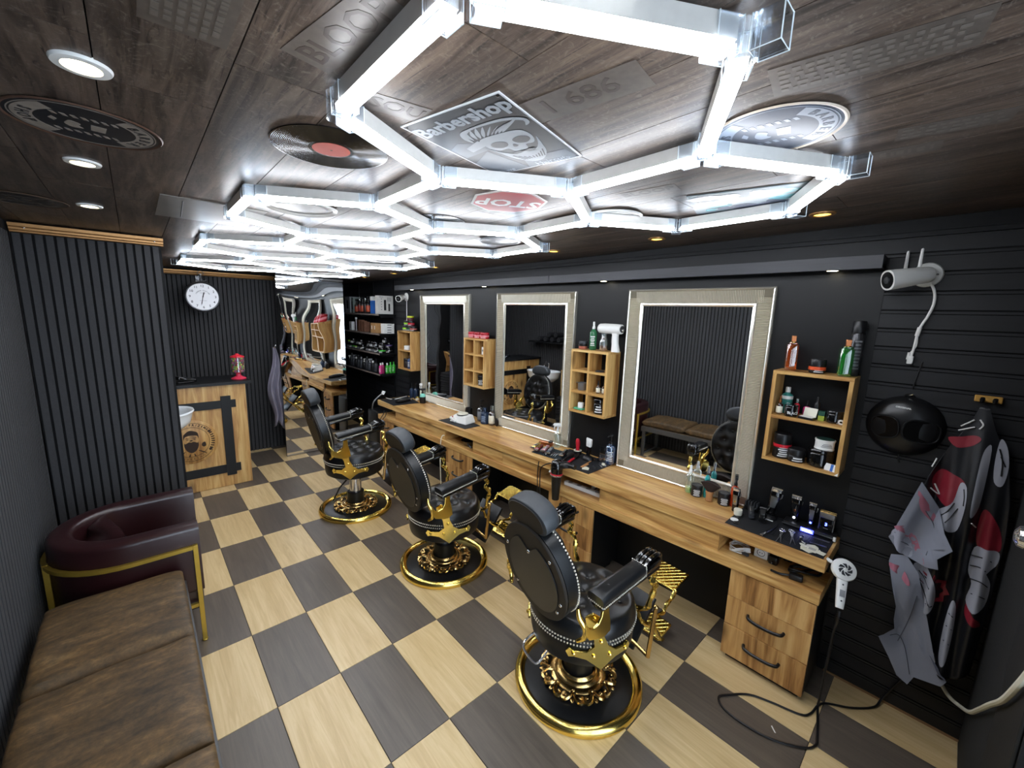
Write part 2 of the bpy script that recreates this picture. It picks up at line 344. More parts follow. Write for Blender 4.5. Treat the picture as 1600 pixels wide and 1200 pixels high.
# faded prints that belong to the laminate pattern
for body, sz, x, y, rx, bold in (('BLOOP', .076, .318, .80, (.19, -.98), .001), ('SOU', .066, .505, .975, (.98, -.18), .001), ('1 686', .085, .765, .645, (.15, -.99), .001), ('BLOOP', .062, 1.484, .885, (.15, -.98), .001)):
    T = ceilT(x, y, rx, None, .0006)
    w = sz * .36 * len(body)
    o = MB(T).box(-w, w, -sz * .62, sz * .62, -.0003, .0003).build('printed_patch', plain('faded_print_patch', '#544c46', .38, var=.4, nsc=50), ceiling, smooth=0)
    text(body, sz, T @ M.Translation((0, 0, .0006)), stamp_d, ceiling, 'printed_lettering', .0002, bold=bold)
for x, y, a, w, h, n in ((.112, .87, 90, .13, .062, 6), (1.03, .19, -80, .15, .06, 5), (1.50, .09, -80, .10, .045, 3), (1.62, .25, -84, .14, .04, 1)):
    T = ceilT(x, y, (math.cos(R(a)), math.sin(R(a))), None, .0006)
    MB(T).box(-w, w, -h, h, -.0003, .0003).build('printed_patch', plain('faded_print_patch', '#524a44', .38, var=.4, nsc=40), ceiling, smooth=0)
    b = MB(T @ M.Translation((0, 0, .0006)))
    for k in range(n):
        yy = -h * .8 + 1.6 * h * (k + .5) / n; xx = -w * .9
        while xx < w * .85:
            l = random.uniform(.006, .02); b.box(xx, xx + l, yy - h * .5 / n, yy + h * .5 / n, 0, .0004); xx += l + random.uniform(.004, .012)
    b.build('printed_lettering', stamp, ceiling, smooth=0)
# slatted walls
SP = .0435
sm = {}
def slats(wall, n, org, step, h, face):           # face: outward direction of the slat front
    key = (round(h, 3), face)
    if key not in sm:
        b = MB()
        if face == 'x': b.box(0, .012, -.0152, .0152, 0, h)
        else: b.box(-.0152, .0152, -.012, 0, 0, h)
        sm[key] = b.mesh('slat', slat_m, 0)
    for i in range(n): put(sm[key], 'slat', wall, (org[0] + step[0] * i, org[1] + step[1] * i, org[2]))
wl = tag(MB().box(XL - .1, XL - .012, -.5, YB + .1, 0, 2.45).build('wall_left', felt_m, smooth=0), kind='structure')
slats(wl, 91, (XL - .012, 3.75 - .03 - .0215, .0), (0, -SP), 2.30, 'x'); slats(wl, 55, (XL - .012, 3.88, .0), (0, SP), 2.30, 'x')
wp = tag(MB().box(XL, .182, 3.762, 3.85, 0, 2.36).build('wall_partition', felt_m, smooth=0), kind='structure')
slats(wp, 15, (-.4567, 3.762, 0), (SP, 0), 2.30, 'y')
wb = tag(MB().box(XL - .02, 1.95, YB, YB + .1, 0, 2.36).build('wall_back', felt_m, smooth=0), kind='structure')
slats(wb, 55, (-.44, YB, 0), (SP, 0), 2.26, 'y')
tag(MB().box(1.95, 2.05, YB, YR, 0, 2.36).build('wall_niche', black_board, smooth=0), kind='structure')
tag(MB().box(2.05, XR + .1, YR, YR + .1, 0, 2.36).build('wall_far', black_board, smooth=0), kind='structure')
wr = tag(MB().box(XR, XR + .1, -.5, YR, 0, 2.43).build('wall_right', felt_m, smooth=0), kind='structure')
PH = .0865; b = MB(); b.box(-.008, 0, -3.88, 3.88, .004, .069); b.box(-.0075, 0, -3.88, 3.88, .0725, .0832)
pl = b.mesh('plank', plank_m, 0)
for i in range(28): put(pl, 'plank', wr, (XR, 3.6, 2.0785 - 24 * PH + i * PH - .0843 + .0865))
wf = tag(MB().box(1.62, XR + .1, YF - .12, YF, 0, 2.43).build('wall_front', plain('dark_grey_rough_board', '#121314', .85, bmp=.5, nsc=14), smooth=0), kind='structure')
MB().box(XL - .1, 1.62, YF - .12, YF - .02, 2.3, 2.43).build('lintel', black_board, wf, smooth=0)
MB().box(XL - .1, -.3, YF - .12, YF - .02, 0, 2.3).build('pier', black_board, wf, smooth=0)
w1 = tag(MB().box(-.3, 1.62, YF - .12, YF - .02, 0, .08).build('window_1', black_paint, smooth=0), kind='structure')
for x in (-.3, .62, 1.57): MB().box(x, x + .05, YF - .10, YF - .04, .08, 2.3).build('window_frame', black_paint, w1, smooth=0)
for x0, x1 in ((-.25, .62), (.67, 1.57)): MB().box(x0, x1, YF - .072, YF - .068, .08, 2.3).build('pane', clear('window_glass', '#f4f8fa', .05), w1, smooth=0)
# door edge at the extreme right, beside the cape
d1 = tag(MB().box(1.63, 1.98, YF, YF + .01, 0, 2.05).build('door_1', plain('dark_door_paint', '#0e0f10', .7, bmp=.3, nsc=20), bevel=.004), kind='structure')
# bronze mouldings where slats meet the ceiling
def mould(name, x0, x1, y, z):
    b = MB(); prof = [(0, 0), (.010, .003), (.012, .010), (.020, .016), (.022, .026), (.030, .031), (.034, .042), (.034, .050), (0, .050)]
    vs = []; n = len(prof)
    for x in (x0, x1): vs += [(x, y - p[0], z + p[1]) for p in prof]
    b.add(vs, [list(range(n)), [n + i for i in range(n)][::-1]] + [(i, n + i, n + (i + 1) % n, (i + 1) % n) for i in range(n)])
    o = tag(b.build(name, bronze, smooth=25), kind='structure')
    for x in (x0 + .06, x1 - .045): MB().ball((x, y - .023, z + .026), .005).build('screw', steel, o)
mould('trim_1', XL + .002, .195, 3.75, 2.304); mould('trim_2', .2, 1.46, YB - .012, 2.265)
tag(MB().box(XR - .018, XR, YF, YR, 2.325, 2.345).box(XR - .03, XR, YF, YR, 2.345, 2.375).build('trim_3', plank_m, smooth=0), kind='structure')
tag(MB().box(XR - .012, XR, YF, .26, .0, .012).build('baseboard_right', plain('bare_wood_edge', '#8c6a48', .8), smooth=0), kind='structure')
# ================================================================ hexagon light
hx = thing('hexagon_light', 'glowing white honeycomb of light tubes hung under the ceiling', 'ceiling light', (1.157, 2.8, zc(2.8)))
S = .4560; DX = S * math.cos(PI / 6); HX0 = .372; HY0 = .535
def node(cx, cy, k):
    a = R(90 + 60 * k); return (round(cx + S * math.cos(a), 3), round(cy + S * math.sin(a), 3))
cent = []
for row in range(7):
    cy = HY0 + S / 2 + 1.5 * S * row
    cent += [(HX0 + DX, cy), (HX0 + 3 * DX, cy)] if row % 2 == 0 else [(HX0 + 2 * DX, cy)]
edges = set(); nodes = {}
for cx, cy in cent:
    q = [node(cx, cy, k) for k in range(6)]
    q = [next((p for p in nodes if abs(p[0] - a[0]) + abs(p[1] - a[1]) < .01), a) for a in q]
    for a in q: nodes.setdefault(a, [])
    for k in range(6):
        e = tuple(sorted((q[k], q[(k + 1) % 6])))
        if e not in edges: edges.add(e); nodes[e[0]].append(e[1]); nodes[e[1]].append(e[0])
tl = S - .05
tube_me = MB().box(-tl / 2, tl / 2, -.0165, .0165, -.043, -.008).mesh('light_tube', alu, 0)
lens_me = MB().rbox(-tl / 2, tl / 2, -.0155, .0155, -.057, -.0425, .004, 1).mesh('diffuser', tube_lens, 0)
for a, c in sorted(edges):
    mx, my = (a[0] + c[0]) / 2, (a[1] + c[1]) / 2; an = math.atan2(c[1] - a[1], c[0] - a[0])
    o = put(tube_me, 'light_tube', hx, V((mx, my, zc(my))) - hx.location, (0, .0107 * math.sin(an), an))
    put(lens_me, 'diffuser', o)
for p, nb in nodes.items():
    b = MB(); b.lathe([(.024, -.062), (.024, -.010)], 12)
    dirs = [math.atan2(q[1] - p[1], q[0] - p[0]) for q in nb]
    if len(dirs) == 2 and (p[0] > .7 or p[1] > 4.9) and not (p[0] < .5 and p[1] < 4.9):                     # free third socket of the corner pieces
        m = -(V((math.cos(dirs[0]), math.sin(dirs[0]), 0)) + V((math.cos(dirs[1]), math.sin(dirs[1]), 0))); dirs.append(math.atan2(m.y, m.x))
    for a in dirs:
        b.T = M.Rotation(a, 4, 'Z'); w = .0205
        for z0, z1, y0, y1 in ((-.062, -.060, -w, w), (-.012, -.010, -w, w), (-.062, -.010, -w, -w + .002), (-.062, -.010, w - .002, w)): b.box(.018, .062, y0, y1, z0, z1)
    o = b.build('connector', acrylic, hx, V((p[0], p[1], zc(p[1]))) - hx.location, smooth=0)
    b = MB()
    for a in dirs:
        b.T = M.Rotation(a, 4, 'Z'); w = .0208
        for x in (.018, .062): b.tube([(x, -w, -.062), (x, w, -.062), (x, w, -.010), (x, -w, -.010)], .0011, 4, True)
        for y in (-w, w): b.tube([(.018, y, -.062), (.062, y, -.062)], .0010, 4)
    b.build('connector_edge_glints', acrylic_glint, o, smooth=0)  # added pale tubes that draw the edge highlights of the clear sockets
# ================================================================ downlights
def downlight(x, y, label, r=.047, open_=False):
    t = thing('downlight', label, 'downlight', (x, y, zc(y)), 0, 'round downlights in the ceiling'); t.rotation_euler[0] = tilt
    MB().lathe([(r * .62, -.001), (r * .66, -.007), (r * .95, -.006), (r, -.002), (r, .002)], 32).build('rim', white_pl if x < 1 else bronze, t)
    MB().lathe([(0, -.0035), (r * .62, -.0035), (r * .62, -.001)], 32).build('lens', warm_lens if x < 1 else yellow_lens, t)
for i, (x, y) in enumerate(((-.03, 1.265), (-.078, 2.065), (-.105, 2.887))): downlight(x, y, 'round white downlight above the left wall, %s from the camera' % ('nearest', 'second', 'third')[i])
for i, (x, y) in enumerate(((2.288, .496), (2.345, 1.312), (2.294, 2.089), (2.285, 3.681), (2.32, 4.633), (2.31, 5.458))): downlight(x, y, 'yellow glowing downlight above the mirror counter, %s counting from the cape on the right' % ORD[i], .05)
# ================================================================ mirror wall: panel, light shelf, mirrors
XP = 2.68
tag(MB().box(XP, XR - .009, .287, 4.97, .02, 2.235).build('wall_panel', black_board, smooth=0, bevel=.002), 'smooth black board panel behind the three framed mirrors', 'wall panel')
pel = thing('light_shelf', 'long dark grey shelf board with small spotlights above the mirrors', 'shelf', (2.62, 2.7, 2.19))
for y0, y1 in ((.297, 2.38), (2.382, 5.13)): MB().box(-.05, -.032, y0 - 2.7, y1 - 2.7, -.008, .055).build('front_board', grey_board, pel, bevel=.0015)
MB().box(-.032, .058, .297 - 2.7, 5.13 - 2.7, .0, .014).build('bottom_board', black_board, pel)
MB().box(-.045, .058, .297 - 2.7, .315 - 2.7, -.006, .053).build('end_board', grey_board, pel)
for y in (.49, 1.87, 3.30, 4.76):
    MB().lathe([(.024, -.006), (.030, -.005), (.030, .0)], 20, (.0, y - 2.7, 0)).build('spot_rim', satin, pel)
    MB().lathe([(0, -.0075), (.023, -.0065), (.023, -.004)], 20, (.0, y - 2.7, 0)).build('spot_lens', spot_lens, pel)
def mirror(y0, y1, label):
    z0, z1 = .802, 2.117; x = 2.655; t = thing('framed_mirror', label, 'mirror', (XP - .0158, (y0 + y1) / 2, z0), 1.9, 'ribbed silver framed mirrors')
    w = (y1 - y0) / 2; h = z1 - z0; F = .112
    # frame profile: (inset from outer edge, height towards the room)
    prof = [(0, 0), (0, .026), (.006, .030), (.012, .026), (.016, .024), (.088, .014), (.094, .020), (.103, .022), (F, .014), (F, .0)]
    b = MB(M.Translation((0, 0, 0))); n = len(prof); vs = []
    for sy, sz in ((-1, 0), (1, 0), (1, 1), (-1, 1)):
        for i, d in prof: vs.append((-d, sy * (w - i), (i if sz == 0 else h - i)))
    b.add(vs, [(c * n + i, c * n + i + 1, ((c + 1) % 4) * n + i + 1, ((c + 1) % 4) * n + i) for c in range(4) for i in range(n - 1)])
    b.mi = [1 if (k % (n - 1)) in (0, 1, 2, 5, 6, 7) else 0 for k in range(len(b.f))]; b.build('frame', [frame_silver, lip_silver], t, smooth=28)
    r = MB(); st = .0088
    def rib(a, o, side):
        i0, i1, d0, d1, hw = .017, .087, .0235, .0145, .0026
        # ridge: triangular prism running from i0 to i1 across the frame width
        if side in 'lr':
            s = -1 if side == 'r' else 1; f = lambda i, d, k: (-d, s * (w - i), a + k)
        else: f = (lambda i, d, k: (-d, a + k, i)) if side == 'b' else (lambda i, d, k: (-d, a + k, h - i))
        r.add([f(i0, d0, -hw), f(i0, d0 + .0048, 0), f(i0, d0, hw), f(i1, d1, -hw), f(i1, d1 + .0048, 0), f(i1, d1, hw)], [(0, 1, 4, 3), (1, 2, 5, 4), (0, 2, 1), (3, 4, 5)])
    k = int((h - 2 * F) / st)
    for i in range(k + 12):
        a = F - .05 + (h - 2 * F + .1) * i / (k + 11)
        rib(a, 0, 'l'); rib(a, 0, 'r')
    k = int((2 * w - 2 * F) / st)
    for i in range(k + 12):
        a = -w + F - .05 + (2 * w - 2 * F + .1) * i / (k + 11)
        rib(a, 0, 'b'); rib(a, 0, 't')
    tag(r.build('frame_ribs', rib_silver, t, smooth=0), kind='stuff')
    MB().box(-.010, -.002, -w + F - .004, w - F + .004, F - .004, h - F + .004).build('glass', mirror_m, t, smooth=0)
    return t
mirror(.735, 1.648, 'nearest silver framed mirror, reflecting the brown bench')
mirror(2.152, 3.103, 'middle silver framed mirror, reflecting the white wash basin')
mirror(3.592, 4.565, 'farthest silver framed mirror beside the product shelves')
# ================================================================ worktop and drawer units
def fx(y): return 2.343 - (y - .285) * .0332          # front edge of the counter
YA, YZ = .285, 4.885
def slab(name, z0, z1, label, dx=0):
    b = MB(); q = [(fx(YA) + dx, YA), (XP - .002, YA), (XP - .002, YZ), (fx(YZ) + dx, YZ)]
    b.prism(q, 0, z1 - z0); return tag(b.build(name, oak_y, loc=(0, 0, z0), bevel=.0025), label, 'worktop' if dx == 0 and z0 > .7 else 'shelf')
slab('worktop', .735, .800, 'long oak worktop running under the three mirrors')
slab('lower_shelf', .560, .618, 'oak shelf board running below the worktop with cables on it')
def fascia(y0, y1, label):
    t = thing('drawer_box', label, 'drawer', (fx((y0 + y1) / 2), (y0 + y1) / 2, .618))
    h = (y1 - y0) / 2; b = MB(); a = math.atan(-.0332)
    b.T = M.Rotation(-a * 0, 4, 'Z'); d = .0332 * h
    b.prism([(.022 + d, -h), (.040 + d, -h), (.040 - d, h), (.022 - d, h)], .001, .116); b.build('front_panel', oak_y, t, bevel=.001)
    MB().box(.042, .22, -h + .001, -h + .017, .001, .116).build('side_panel', oak_x, t); MB().box(.042, .22, h - .017, h - .001, .001, .116).build('side_panel', oak_x, t)
fascia(.77, 1.572, 'closed oak drawer box under the nearest mirror'); fascia(2.165, 2.58, 'closed oak drawer box left of the hanging hair dryer')
fascia(2.584, 2.995, 'closed oak drawer box right of the cubby with the black bowl'); fascia(3.46, 4.47, 'long closed oak drawer box under the farthest mirror')
tag(MB().box(2.60, 2.615, .30, 4.86, .0, .116).build('backing_board', black_board, loc=(0, 0, .6185), smooth=0), 'black board closing the back of the open cubbies', 'board')
def drawers(y0, y1, z0, splits, handles, label, dz=0):
    ym = (y0 + y1) / 2; X = fx(ym) + .006; t = thing('drawer_unit', label, 'drawer unit', (X, ym, 0)); h = (y1 - y0) / 2
    MB().box(.018, XP - X - .03, -h, h, z0 + .004, .558).build('body', black_board, t)
    MB().box(.03, .3, -h + .02, h - .02, .0, z0 + .004).build('plinth', black_board, t)
    zz = [z0] + splits + [.556]
    for i in range(len(zz) - 1):
        tlt = .006 if (i == 0 and len(zz) > 2 and handles) else 0
        d = MB().box(-tlt, .016, -h + .001, h - .001, zz[i] + .0015, zz[i + 1] - .0015).build('drawer', knotty, t, bevel=.001)
        if i in handles:
            zc_ = (zz[i] + zz[i + 1]) / 2 + .02; q = [(-tlt, -.085, zc_), (-.022 - tlt, -.078, zc_ - .004), (-.032 - tlt, -.045, zc_ - .007), (-.034 - tlt, 0, zc_ - .008), (-.032 - tlt, .045, zc_ - .007), (-.022 - tlt, .078, zc_ - .004), (-tlt, .085, zc_)]
            MB().tube(spl(q, 4), .0078, 8, sy=1.25).build('handle', black_paint, d)
    return t
drawers(.290, .688, .035, [.222, .395], (0, 1), 'nearest oak drawer unit at the right end of the counter')
drawers(1.60, 2.03, .035, [.22, .395], (1, 2), 'oak drawer unit behind the nearest barber chair')
drawers(2.985, 3.42, .035, [.22, .395], (1, 2), 'oak drawer unit behind the middle barber chair')
drawers(4.50, 4.87, .035, [.22, .395], (1, 2), 'oak drawer unit at the far left end of the counter')
tag(MB().box(XP - .02, XP - .004, .70, 4.48, 0, .556).build('knee_board', black_board, smooth=0), 'black board on the wall under the counter', 'board')
# ================================================================ wall cubbies
def cubby(y0, rows, cols, label):
    d = .16; w = .343; z0, z1 = 1.17, 1.668; t = thing('wall_cubby', label, 'shelf unit', (XP - .001, y0, z0), 0, 'oak wall cubbies'); h = z1 - z0; k = .018
    MB().box(-d, -.001, 0, w, h - k, h).build('top_board', oak_y, t, bevel=.001); MB().box(-d, -.001, 0, w, 0, k).build('bottom_board', oak_y, t, bevel=.001)
    MB().box(-d, -.001, 0, k, k, h - k).build('side_board', oak_z, t, bevel=.001); MB().box(-d, -.001, w - k, w, k, h - k).build('side_board', oak_z, t, bevel=.001)
    for r in range(1, rows):
        z = h * r / rows - k / 2; MB().box(-d + .001, -.001, k, w - k, z, z + k).build('shelf_board', oak_y, t)
    if cols > 1: MB().box(-d + .002, -.001, w / 2 - k / 2, w / 2 + k / 2, k, h - k).build('divider', oak_z, t)
    return t
cubby(.318, 2, 1, 'nearest oak wall cubby with two open shelves, beside the white camera'); cubby(1.714, 3, 2, 'six-cell oak wall cubby carrying the white spray gun'); cubby(3.152, 3, 2, 'six-cell oak wall cubby with red jars on top'); cubby(4.622, 2, 1, 'farthest oak wall cubby next to the product shelves')
# ================================================================ barber chairs
BTN = MB().ball((0, 0, 0), (.010, .010, .005), 8, 5).mesh('button', leather); SCREW = MB().ball((0, 0, 0), (.004, .0085, .0085), 8, 5).mesh('screw', steel)
def barber_chair(label, loc, rz, dz, lever=0):
    t = thing('barber_chair', label, 'barber chair', loc, rz, 'black and gold barber chairs')
    MB().lathe([(.305, .004), (.305, .022), (.29, .028), (.02, .034), (0, .034)], 64).build('base_plate', black_paint, t)
    pr = [(.284, .028), (.292, .040), (.308, .048), (.324, .044), (.336, .030), (.337, .014), (.333, .002), (.284, .002)]
    MB().lathe([(a, z) for a, z in pr] + [pr[0]], 72).build('base_ring', gold, t)
    MB().lathe([(.145, .034), (.148, .046), (.135, .056), (.120, .056), (.112, .066), (.100, .070), (.096, .080), (.088, .086), (.088, .034)], 48).build('collar', gold_old, t)
    b = MB()
    for k in range(10):
        b.T = M.Rotation(2 * PI * k / 10, 4, 'Z')
        for s in (1, -1):
            q = [(.135, .004 * s, .050), (.165, .008 * s, .060), (.190, .026 * s, .054), (.190, .046 * s, .046), (.172, .052 * s, .046), (.163, .041 * s, .050), (.172, .033 * s, .053)]
            b.tube(spl(q, 4), [.0075 + .003 * math.sin(PI * i / 24) for i in range(25)], 6)
            b.ball((.172, .036 * s, .053), .008, 8, 5); b.ball((.190, .042 * s, .048), .009, 8, 5)
        b.ball((.192, 0, .050), (.016, .011, .009), 8, 5); b.ball((.150, 0, .062), .009, 8, 5)
    b.build('scroll_ornament', gold_old, t)
    MB().lathe([(.078, .034), (.078, .178), (.070, .186), (.056, .187)], 32).build('column', black_paint, t)
    MB().lathe([(.055, .15), (.055, .335 + dz)], 32).build('piston', steel, t)
    # pump lever: a bent chrome wire handle at the back
    if lever == 2: MB().tube([(-.07, .04, .29), (-.12, .10, .20), (-.17, .15, .06)], .008, 8).build('pump_lever', black_paint, t)
    if lever == 1: MB().tube(spl([(-.12, .06, .27 + dz), (-.19, .04, .235 + dz), (-.255, .035, .205 + dz), (-.275, .055, .205 + dz), (-.285, .115, .235 + dz), (-.265, .135, .26 + dz), (-.2, .135, .28 + dz)], 5), .006, 8).build('pump_lever', steel, t)
    U = M.Translation((0, 0, dz))
    MB(U).lathe([(.10, .295), (.235, .300), (.255, .315), (.262, .345), (.264, .425), (.258, .437), (.2, .44)], 56).build('seat_drum', black_paint, t)
    # seat cushion with button tufts
    btn = [(.0, 0)] + [(.115 * math.cos(a), .115 * math.sin(a)) for a in (R(30 + 60 * i) for i in range(6))] + [(.19 * math.cos(a), .19 * math.sin(a)) for a in (R(60 * i) for i in range(6))]
    def seat(u, v):
        a = 2 * PI * u; k = min(1, v / .78)
        if v <= .78: r = .235 * k; z = .532 + .006 * (1 - k * k)
        else:
            q = (v - .78) / .22 * PI / 2; r = .235 + .036 * math.sin(q); z = .532 - .075 * (1 - math.cos(q))
        x, y = r * math.cos(a), r * math.sin(a)
        for bx, by in btn:
            d = (x - bx) ** 2 + (y - by) ** 2; z -= .020 * math.exp(-d / .0009)
        return (x, y, z)
    b = MB(U).grid(seat, 64, 22, True); b.lathe([(.271, .457), (.262, .438), (.10, .438)], 64)
    st = b.build('seat', leather, t, smooth=60)
    for bx, by in btn: put(BTN, 'seat_button', st, (bx, by, .522 + dz))
    b = MB(U)
    for z, r in ((.452, .2715), (.428, .2665)):
        for k in range(110):
            a = 2 * PI * k / 110; b.ball((r * math.cos(a), r * math.sin(a), z), .0052, 5, 3)
    tag(b.build('nail_trim', studs_m, t), kind='stuff')
    # back: oval pad, tilted
    B = TR(-.345, 0, .765 + dz, 0, -13, 0)                    # local x = forward normal, y = width, z = up
    hw, hh = .215, .245
    def sup(a, k=1.0): return (hw * k * math.cos(a), hh * k * math.sin(a))
    b = MB(B); n = 64; vs = []
    for x, k in ((-.004, .985), (0, 1), (.008, 1.0), (.010, .99)):
        vs += [(x, *sup(2 * PI * i / n, k)) for i in range(n)]
    b.add(vs, [list(range(n)), [3 * n + i for i in range(n)][::-1]] + [(j * n + i, (j + 1) * n + i, (j + 1) * n + (i + 1) % n, j * n + (i + 1) % n) for j in range(3) for i in range(n)])
    bp = b.build('back_plate', back_plate_m, t)
    # inner cover outline with the notch for the headrest post, raised a little
    q = []
    for i in range(80):
        a = 2 * PI * i / 80; y, z = sup(a, .78)
        z -= .010
        if abs(y) < .075 and z > 0: z -= .058 * (.5 + .5 * math.cos(PI * y / .075))
        q.append((y, z))
    b = MB(B @ M(((0, 0, -1, 0), (1, 0, 0, 0), (0, 1, 0, 0), (0, 0, 0, 1)))); b.prism(q, .004, .009); b.build('inner_cover', black_paint, bp, bevel=.0015)
    for a in (-40, 20, 140, 200, -140):
        y, z = sup(R(a), .86); put(SCREW, 'screw', bp, B @ V((-.006, y, z)))
    put(SCREW, 'screw', bp, B @ V((-.010, 0, .115)))
    tb = [(y, z) for z in (-.14, -.05, .04, .13) for y in ((-.105, 0, .105) if round(z * 100) in (-14, 4) else (-.15, -.05, .05, .15))]
    def pad(u, v):
        a = 2 * PI * u
        if v < .25: k = 1.0; x = .012 + .06 * v / .25
        elif v < .42:
            s = (v - .25) / .17 * PI / 2; k = 1 - .10 * (1 - math.cos(s)); x = .072 + .028 * math.sin(s)
        else: k = .90 * (1 - (v - .42) / .58); x = .100 + .006 * (1 - k)
        y, z = sup(a, k)
        if v > .3:
            for by, bz in tb: x -= .020 * math.exp(-((y - by) ** 2 + (z - bz) ** 2) / .0010)
        return (x, y, z)
    bk = MB(B).grid(pad, 64, 26, True).build('back_cushion', leather, t, smooth=60)
    for by, bz in tb: put(BTN, 'back_button', bk, B @ V((.090, by, bz)), (0, R(77), 0))
    b = MB(B)
    for k in range(96):
        y, z = sup(2 * PI * k / 96, 1.004); b.ball((.074, y, z), .0054, 5, 3)
    tag(b.build('back_nail_trim', studs_m, bk), kind='stuff')
    # headrest: bean-shaped pad with flat back
    H = TR(-.392, 0, 1.055 + dz, 0, -16, 0)
    def hr(k, i, n=40):
        a = 2 * PI * i / n; y = .135 * k * math.copysign(abs(math.cos(a)) ** .8, math.cos(a)); z = .072 * k * math.copysign(abs(math.sin(a)) ** .75, math.sin(a)); return y, z - .10 * y * y / .135 * (1 if z > 0 else .2)
    b = MB(H); vs = []; n = 40; rows = ((-.012, .90), (-.008, .985), (0, 1), (.05, 1.0), (.072, .96), (.085, .85), (.090, .6))
    for x, k in rows: vs += [(x - (.3 * (hr(k, i)[0]) ** 2 if x > .01 else 0), *hr(k, i)) for i in range(n)]
    m = len(rows); b.add(vs, [list(range(n)), [(m - 1) * n + i for i in range(n)][::-1]] + [(j * n + i, (j + 1) * n + i, (j + 1) * n + (i + 1) % n, j * n + (i + 1) % n) for j in range(m - 1) for i in range(n)])
    hd = b.build('headrest', leather_g, t, smooth=50)
    b = MB(H @ TR(-.0125, 0, 0)); b.add([(0, *hr(.88, i)) for i in range(n)] + [(-.003, *hr(.86, i)) for i in range(n)], [[n + i for i in range(n)]] + [(i, n + i, n + (i + 1) % n, (i + 1) % n) for i in range(n)]); b.build('headrest_back', back_plate_m, hd)
    MB().tube([(-.385, 0, 1.0 + dz), (-.36, 0, .90 + dz)], .011, 8).build('headrest_post', steel, t)
    for s in (-1, 1):
        nm = 1
        y = .282 * s
        A = TR(-.02, y, .742 + dz, 0, -7, 0)
        MB(A).rbox(-.215, .205, -.036, .036, -.014, .010, .02).build('arm_base', gloss_black, t)
        b = MB(A); rows = []
        for i in range(13):
            u = i / 12; x = -.215 + .295 * u; w = .045 - .006 * u; h = .056 * min(1, (u + .30) * 3) * (1 if u < 1 else 1)
            rows.append((x, w, .012 + h * .92, u))
        vs = []; n = 14
        for x, w, h, u in rows:
            for k in range(n):
                a = 2 * PI * k / n; cy = math.copysign(abs(math.cos(a)) ** .55, math.cos(a)); sz = math.copysign(abs(math.sin(a)) ** .55, math.sin(a)); vs.append((x, w * cy, .010 + (h - .010) / 2 * (1 + sz)))
        b.add(vs, [list(range(n))[::-1], [12 * n + k for k in range(n)]] + [(j * n + k, j * n + (k + 1) % n, (j + 1) * n + (k + 1) % n, (j + 1) * n + k) for j in range(12) for k in range(n)])
        ap = b.build('arm_pad', leather, t, smooth=60)
        b = MB(A)
        for i in range(30):
            x = -.21 + .285 * i / 29; w = .0455 - .006 * (i / 29)
            for q in (-1, 1): b.ball((x, w * q, .017), .0042, 5, 3)
        for i in range(9): b.ball((.081, -.038 + .076 * i / 8, .062), .0034, 5, 3)
        for q in (-1, 1):
            for i in range(5): b.ball((.081, .039 * q, .02 + .010 * i), .0034, 5, 3)
        for i in range(8): b.ball((-.216, -.036 + .072 * i / 7, .017), .0034, 5, 3)
        tag(b.build('arm_nail_trim', studs_m, ap), kind='stuff')
        for x in (-.13, .03): put(BTN, 'arm_button', ap, A @ V((x, 0, .059)), (0, R(-7), 0))
        b = MB(A); b.rbox(.083, .205, -.037, .037, .008, .045, .012)
        for k in (-.024, 0, .024): b.tube(spl([(.085, k, .050), (.12, k, .064), (.165, k, .070), (.198, k, .060), (.207, k, .030)], 4), .0125, 8)
        b.build('arm_knuckle', gloss_black, t)
        # gold brackets
        b = MB(U); b.tube(spl([(.165, y, .735), (.185, y, .700), (.172, y, .665), (.196, y, .640), (.215, y * .96, .600), (.205, y * .92, .54), (.215, y * .85, .48), (.225, y * .62, .43)], 5), [.011 + .005 * math.sin(i * .5) ** 2 for i in range(36)], 8)
        b.ball((.185, y, .700), .014); b.ball((.203, y, .640), .016)
        b.build('arm_front_bracket', gold, t)
        b = MB(U @ M.Translation((0, .278 * s, 0)) @ M(((1, 0, 0, 0), (0, 0, -s, 0), (0, 1, 0, 0), (0, 0, 0, 1))))
        b.prism([(-.285, .655), (-.262, .622), (-.235, .608), (-.205, .618), (-.188, .645), (-.178, .715), (-.148, .715), (-.142, .655), (-.128, .60), (-.122, .55), (-.16, .535), (-.21, .545), (-.26, .565), (-.285, .60)], -.006, .006)
        b.T = U; b.tube(spl([(-.29, .235 * s, .70), (-.288, .245 * s, .66), (-.275, .268 * s, .62), (-.27, .262 * s, .57), (-.285, .235 * s, .54)], 5), [.008 + .006 * math.sin(PI * i / 20) for i in range(21)], 8)
        b.build('back_bracket', gold, t, bevel=.002)
        b = MB(U)
        cr = [(-.130, .395), (-.118, .418), (-.098, .408), (-.055, .412), (-.028, .440), (-.022, .50), (-.036, .56), (-.030, .60), (.0, .625), (.022, .60), (.026, .56), (.016, .50), (.024, .440), (.055, .412), (.098, .408), (.118, .418), (.130, .395), (.118, .370), (.098, .378), (.055, .372), (.030, .350), (0, .318), (-.030, .350), (-.055, .372), (-.098, .378), (-.118, .370)]
        def bend(p, off):
            x, z = p; r = .268 + off + max(0, z - .44) * .10; a = PI / 2 * s - s * (x * 1.25 - .125 - max(0, z - .44) * .30) / .268; return (r * math.cos(a), r * math.sin(a), z)
        m = len(cr); vs = [bend(p, 0) for p in cr] + [bend(p, .012) for p in cr]
        b.add(vs, [list(range(m))[::s], [m + i for i in range(m)][::-s]] + [(i, m + i, m + (i + 1) % m, (i + 1) % m)[::s] for i in range(m)])
        for x, z in ((-.10, .393), (-.03, .393), (.03, .393), (.10, .393), (0, .47), (0, .60)): b.ball(bend((x, z), .012), .010, 8, 5)
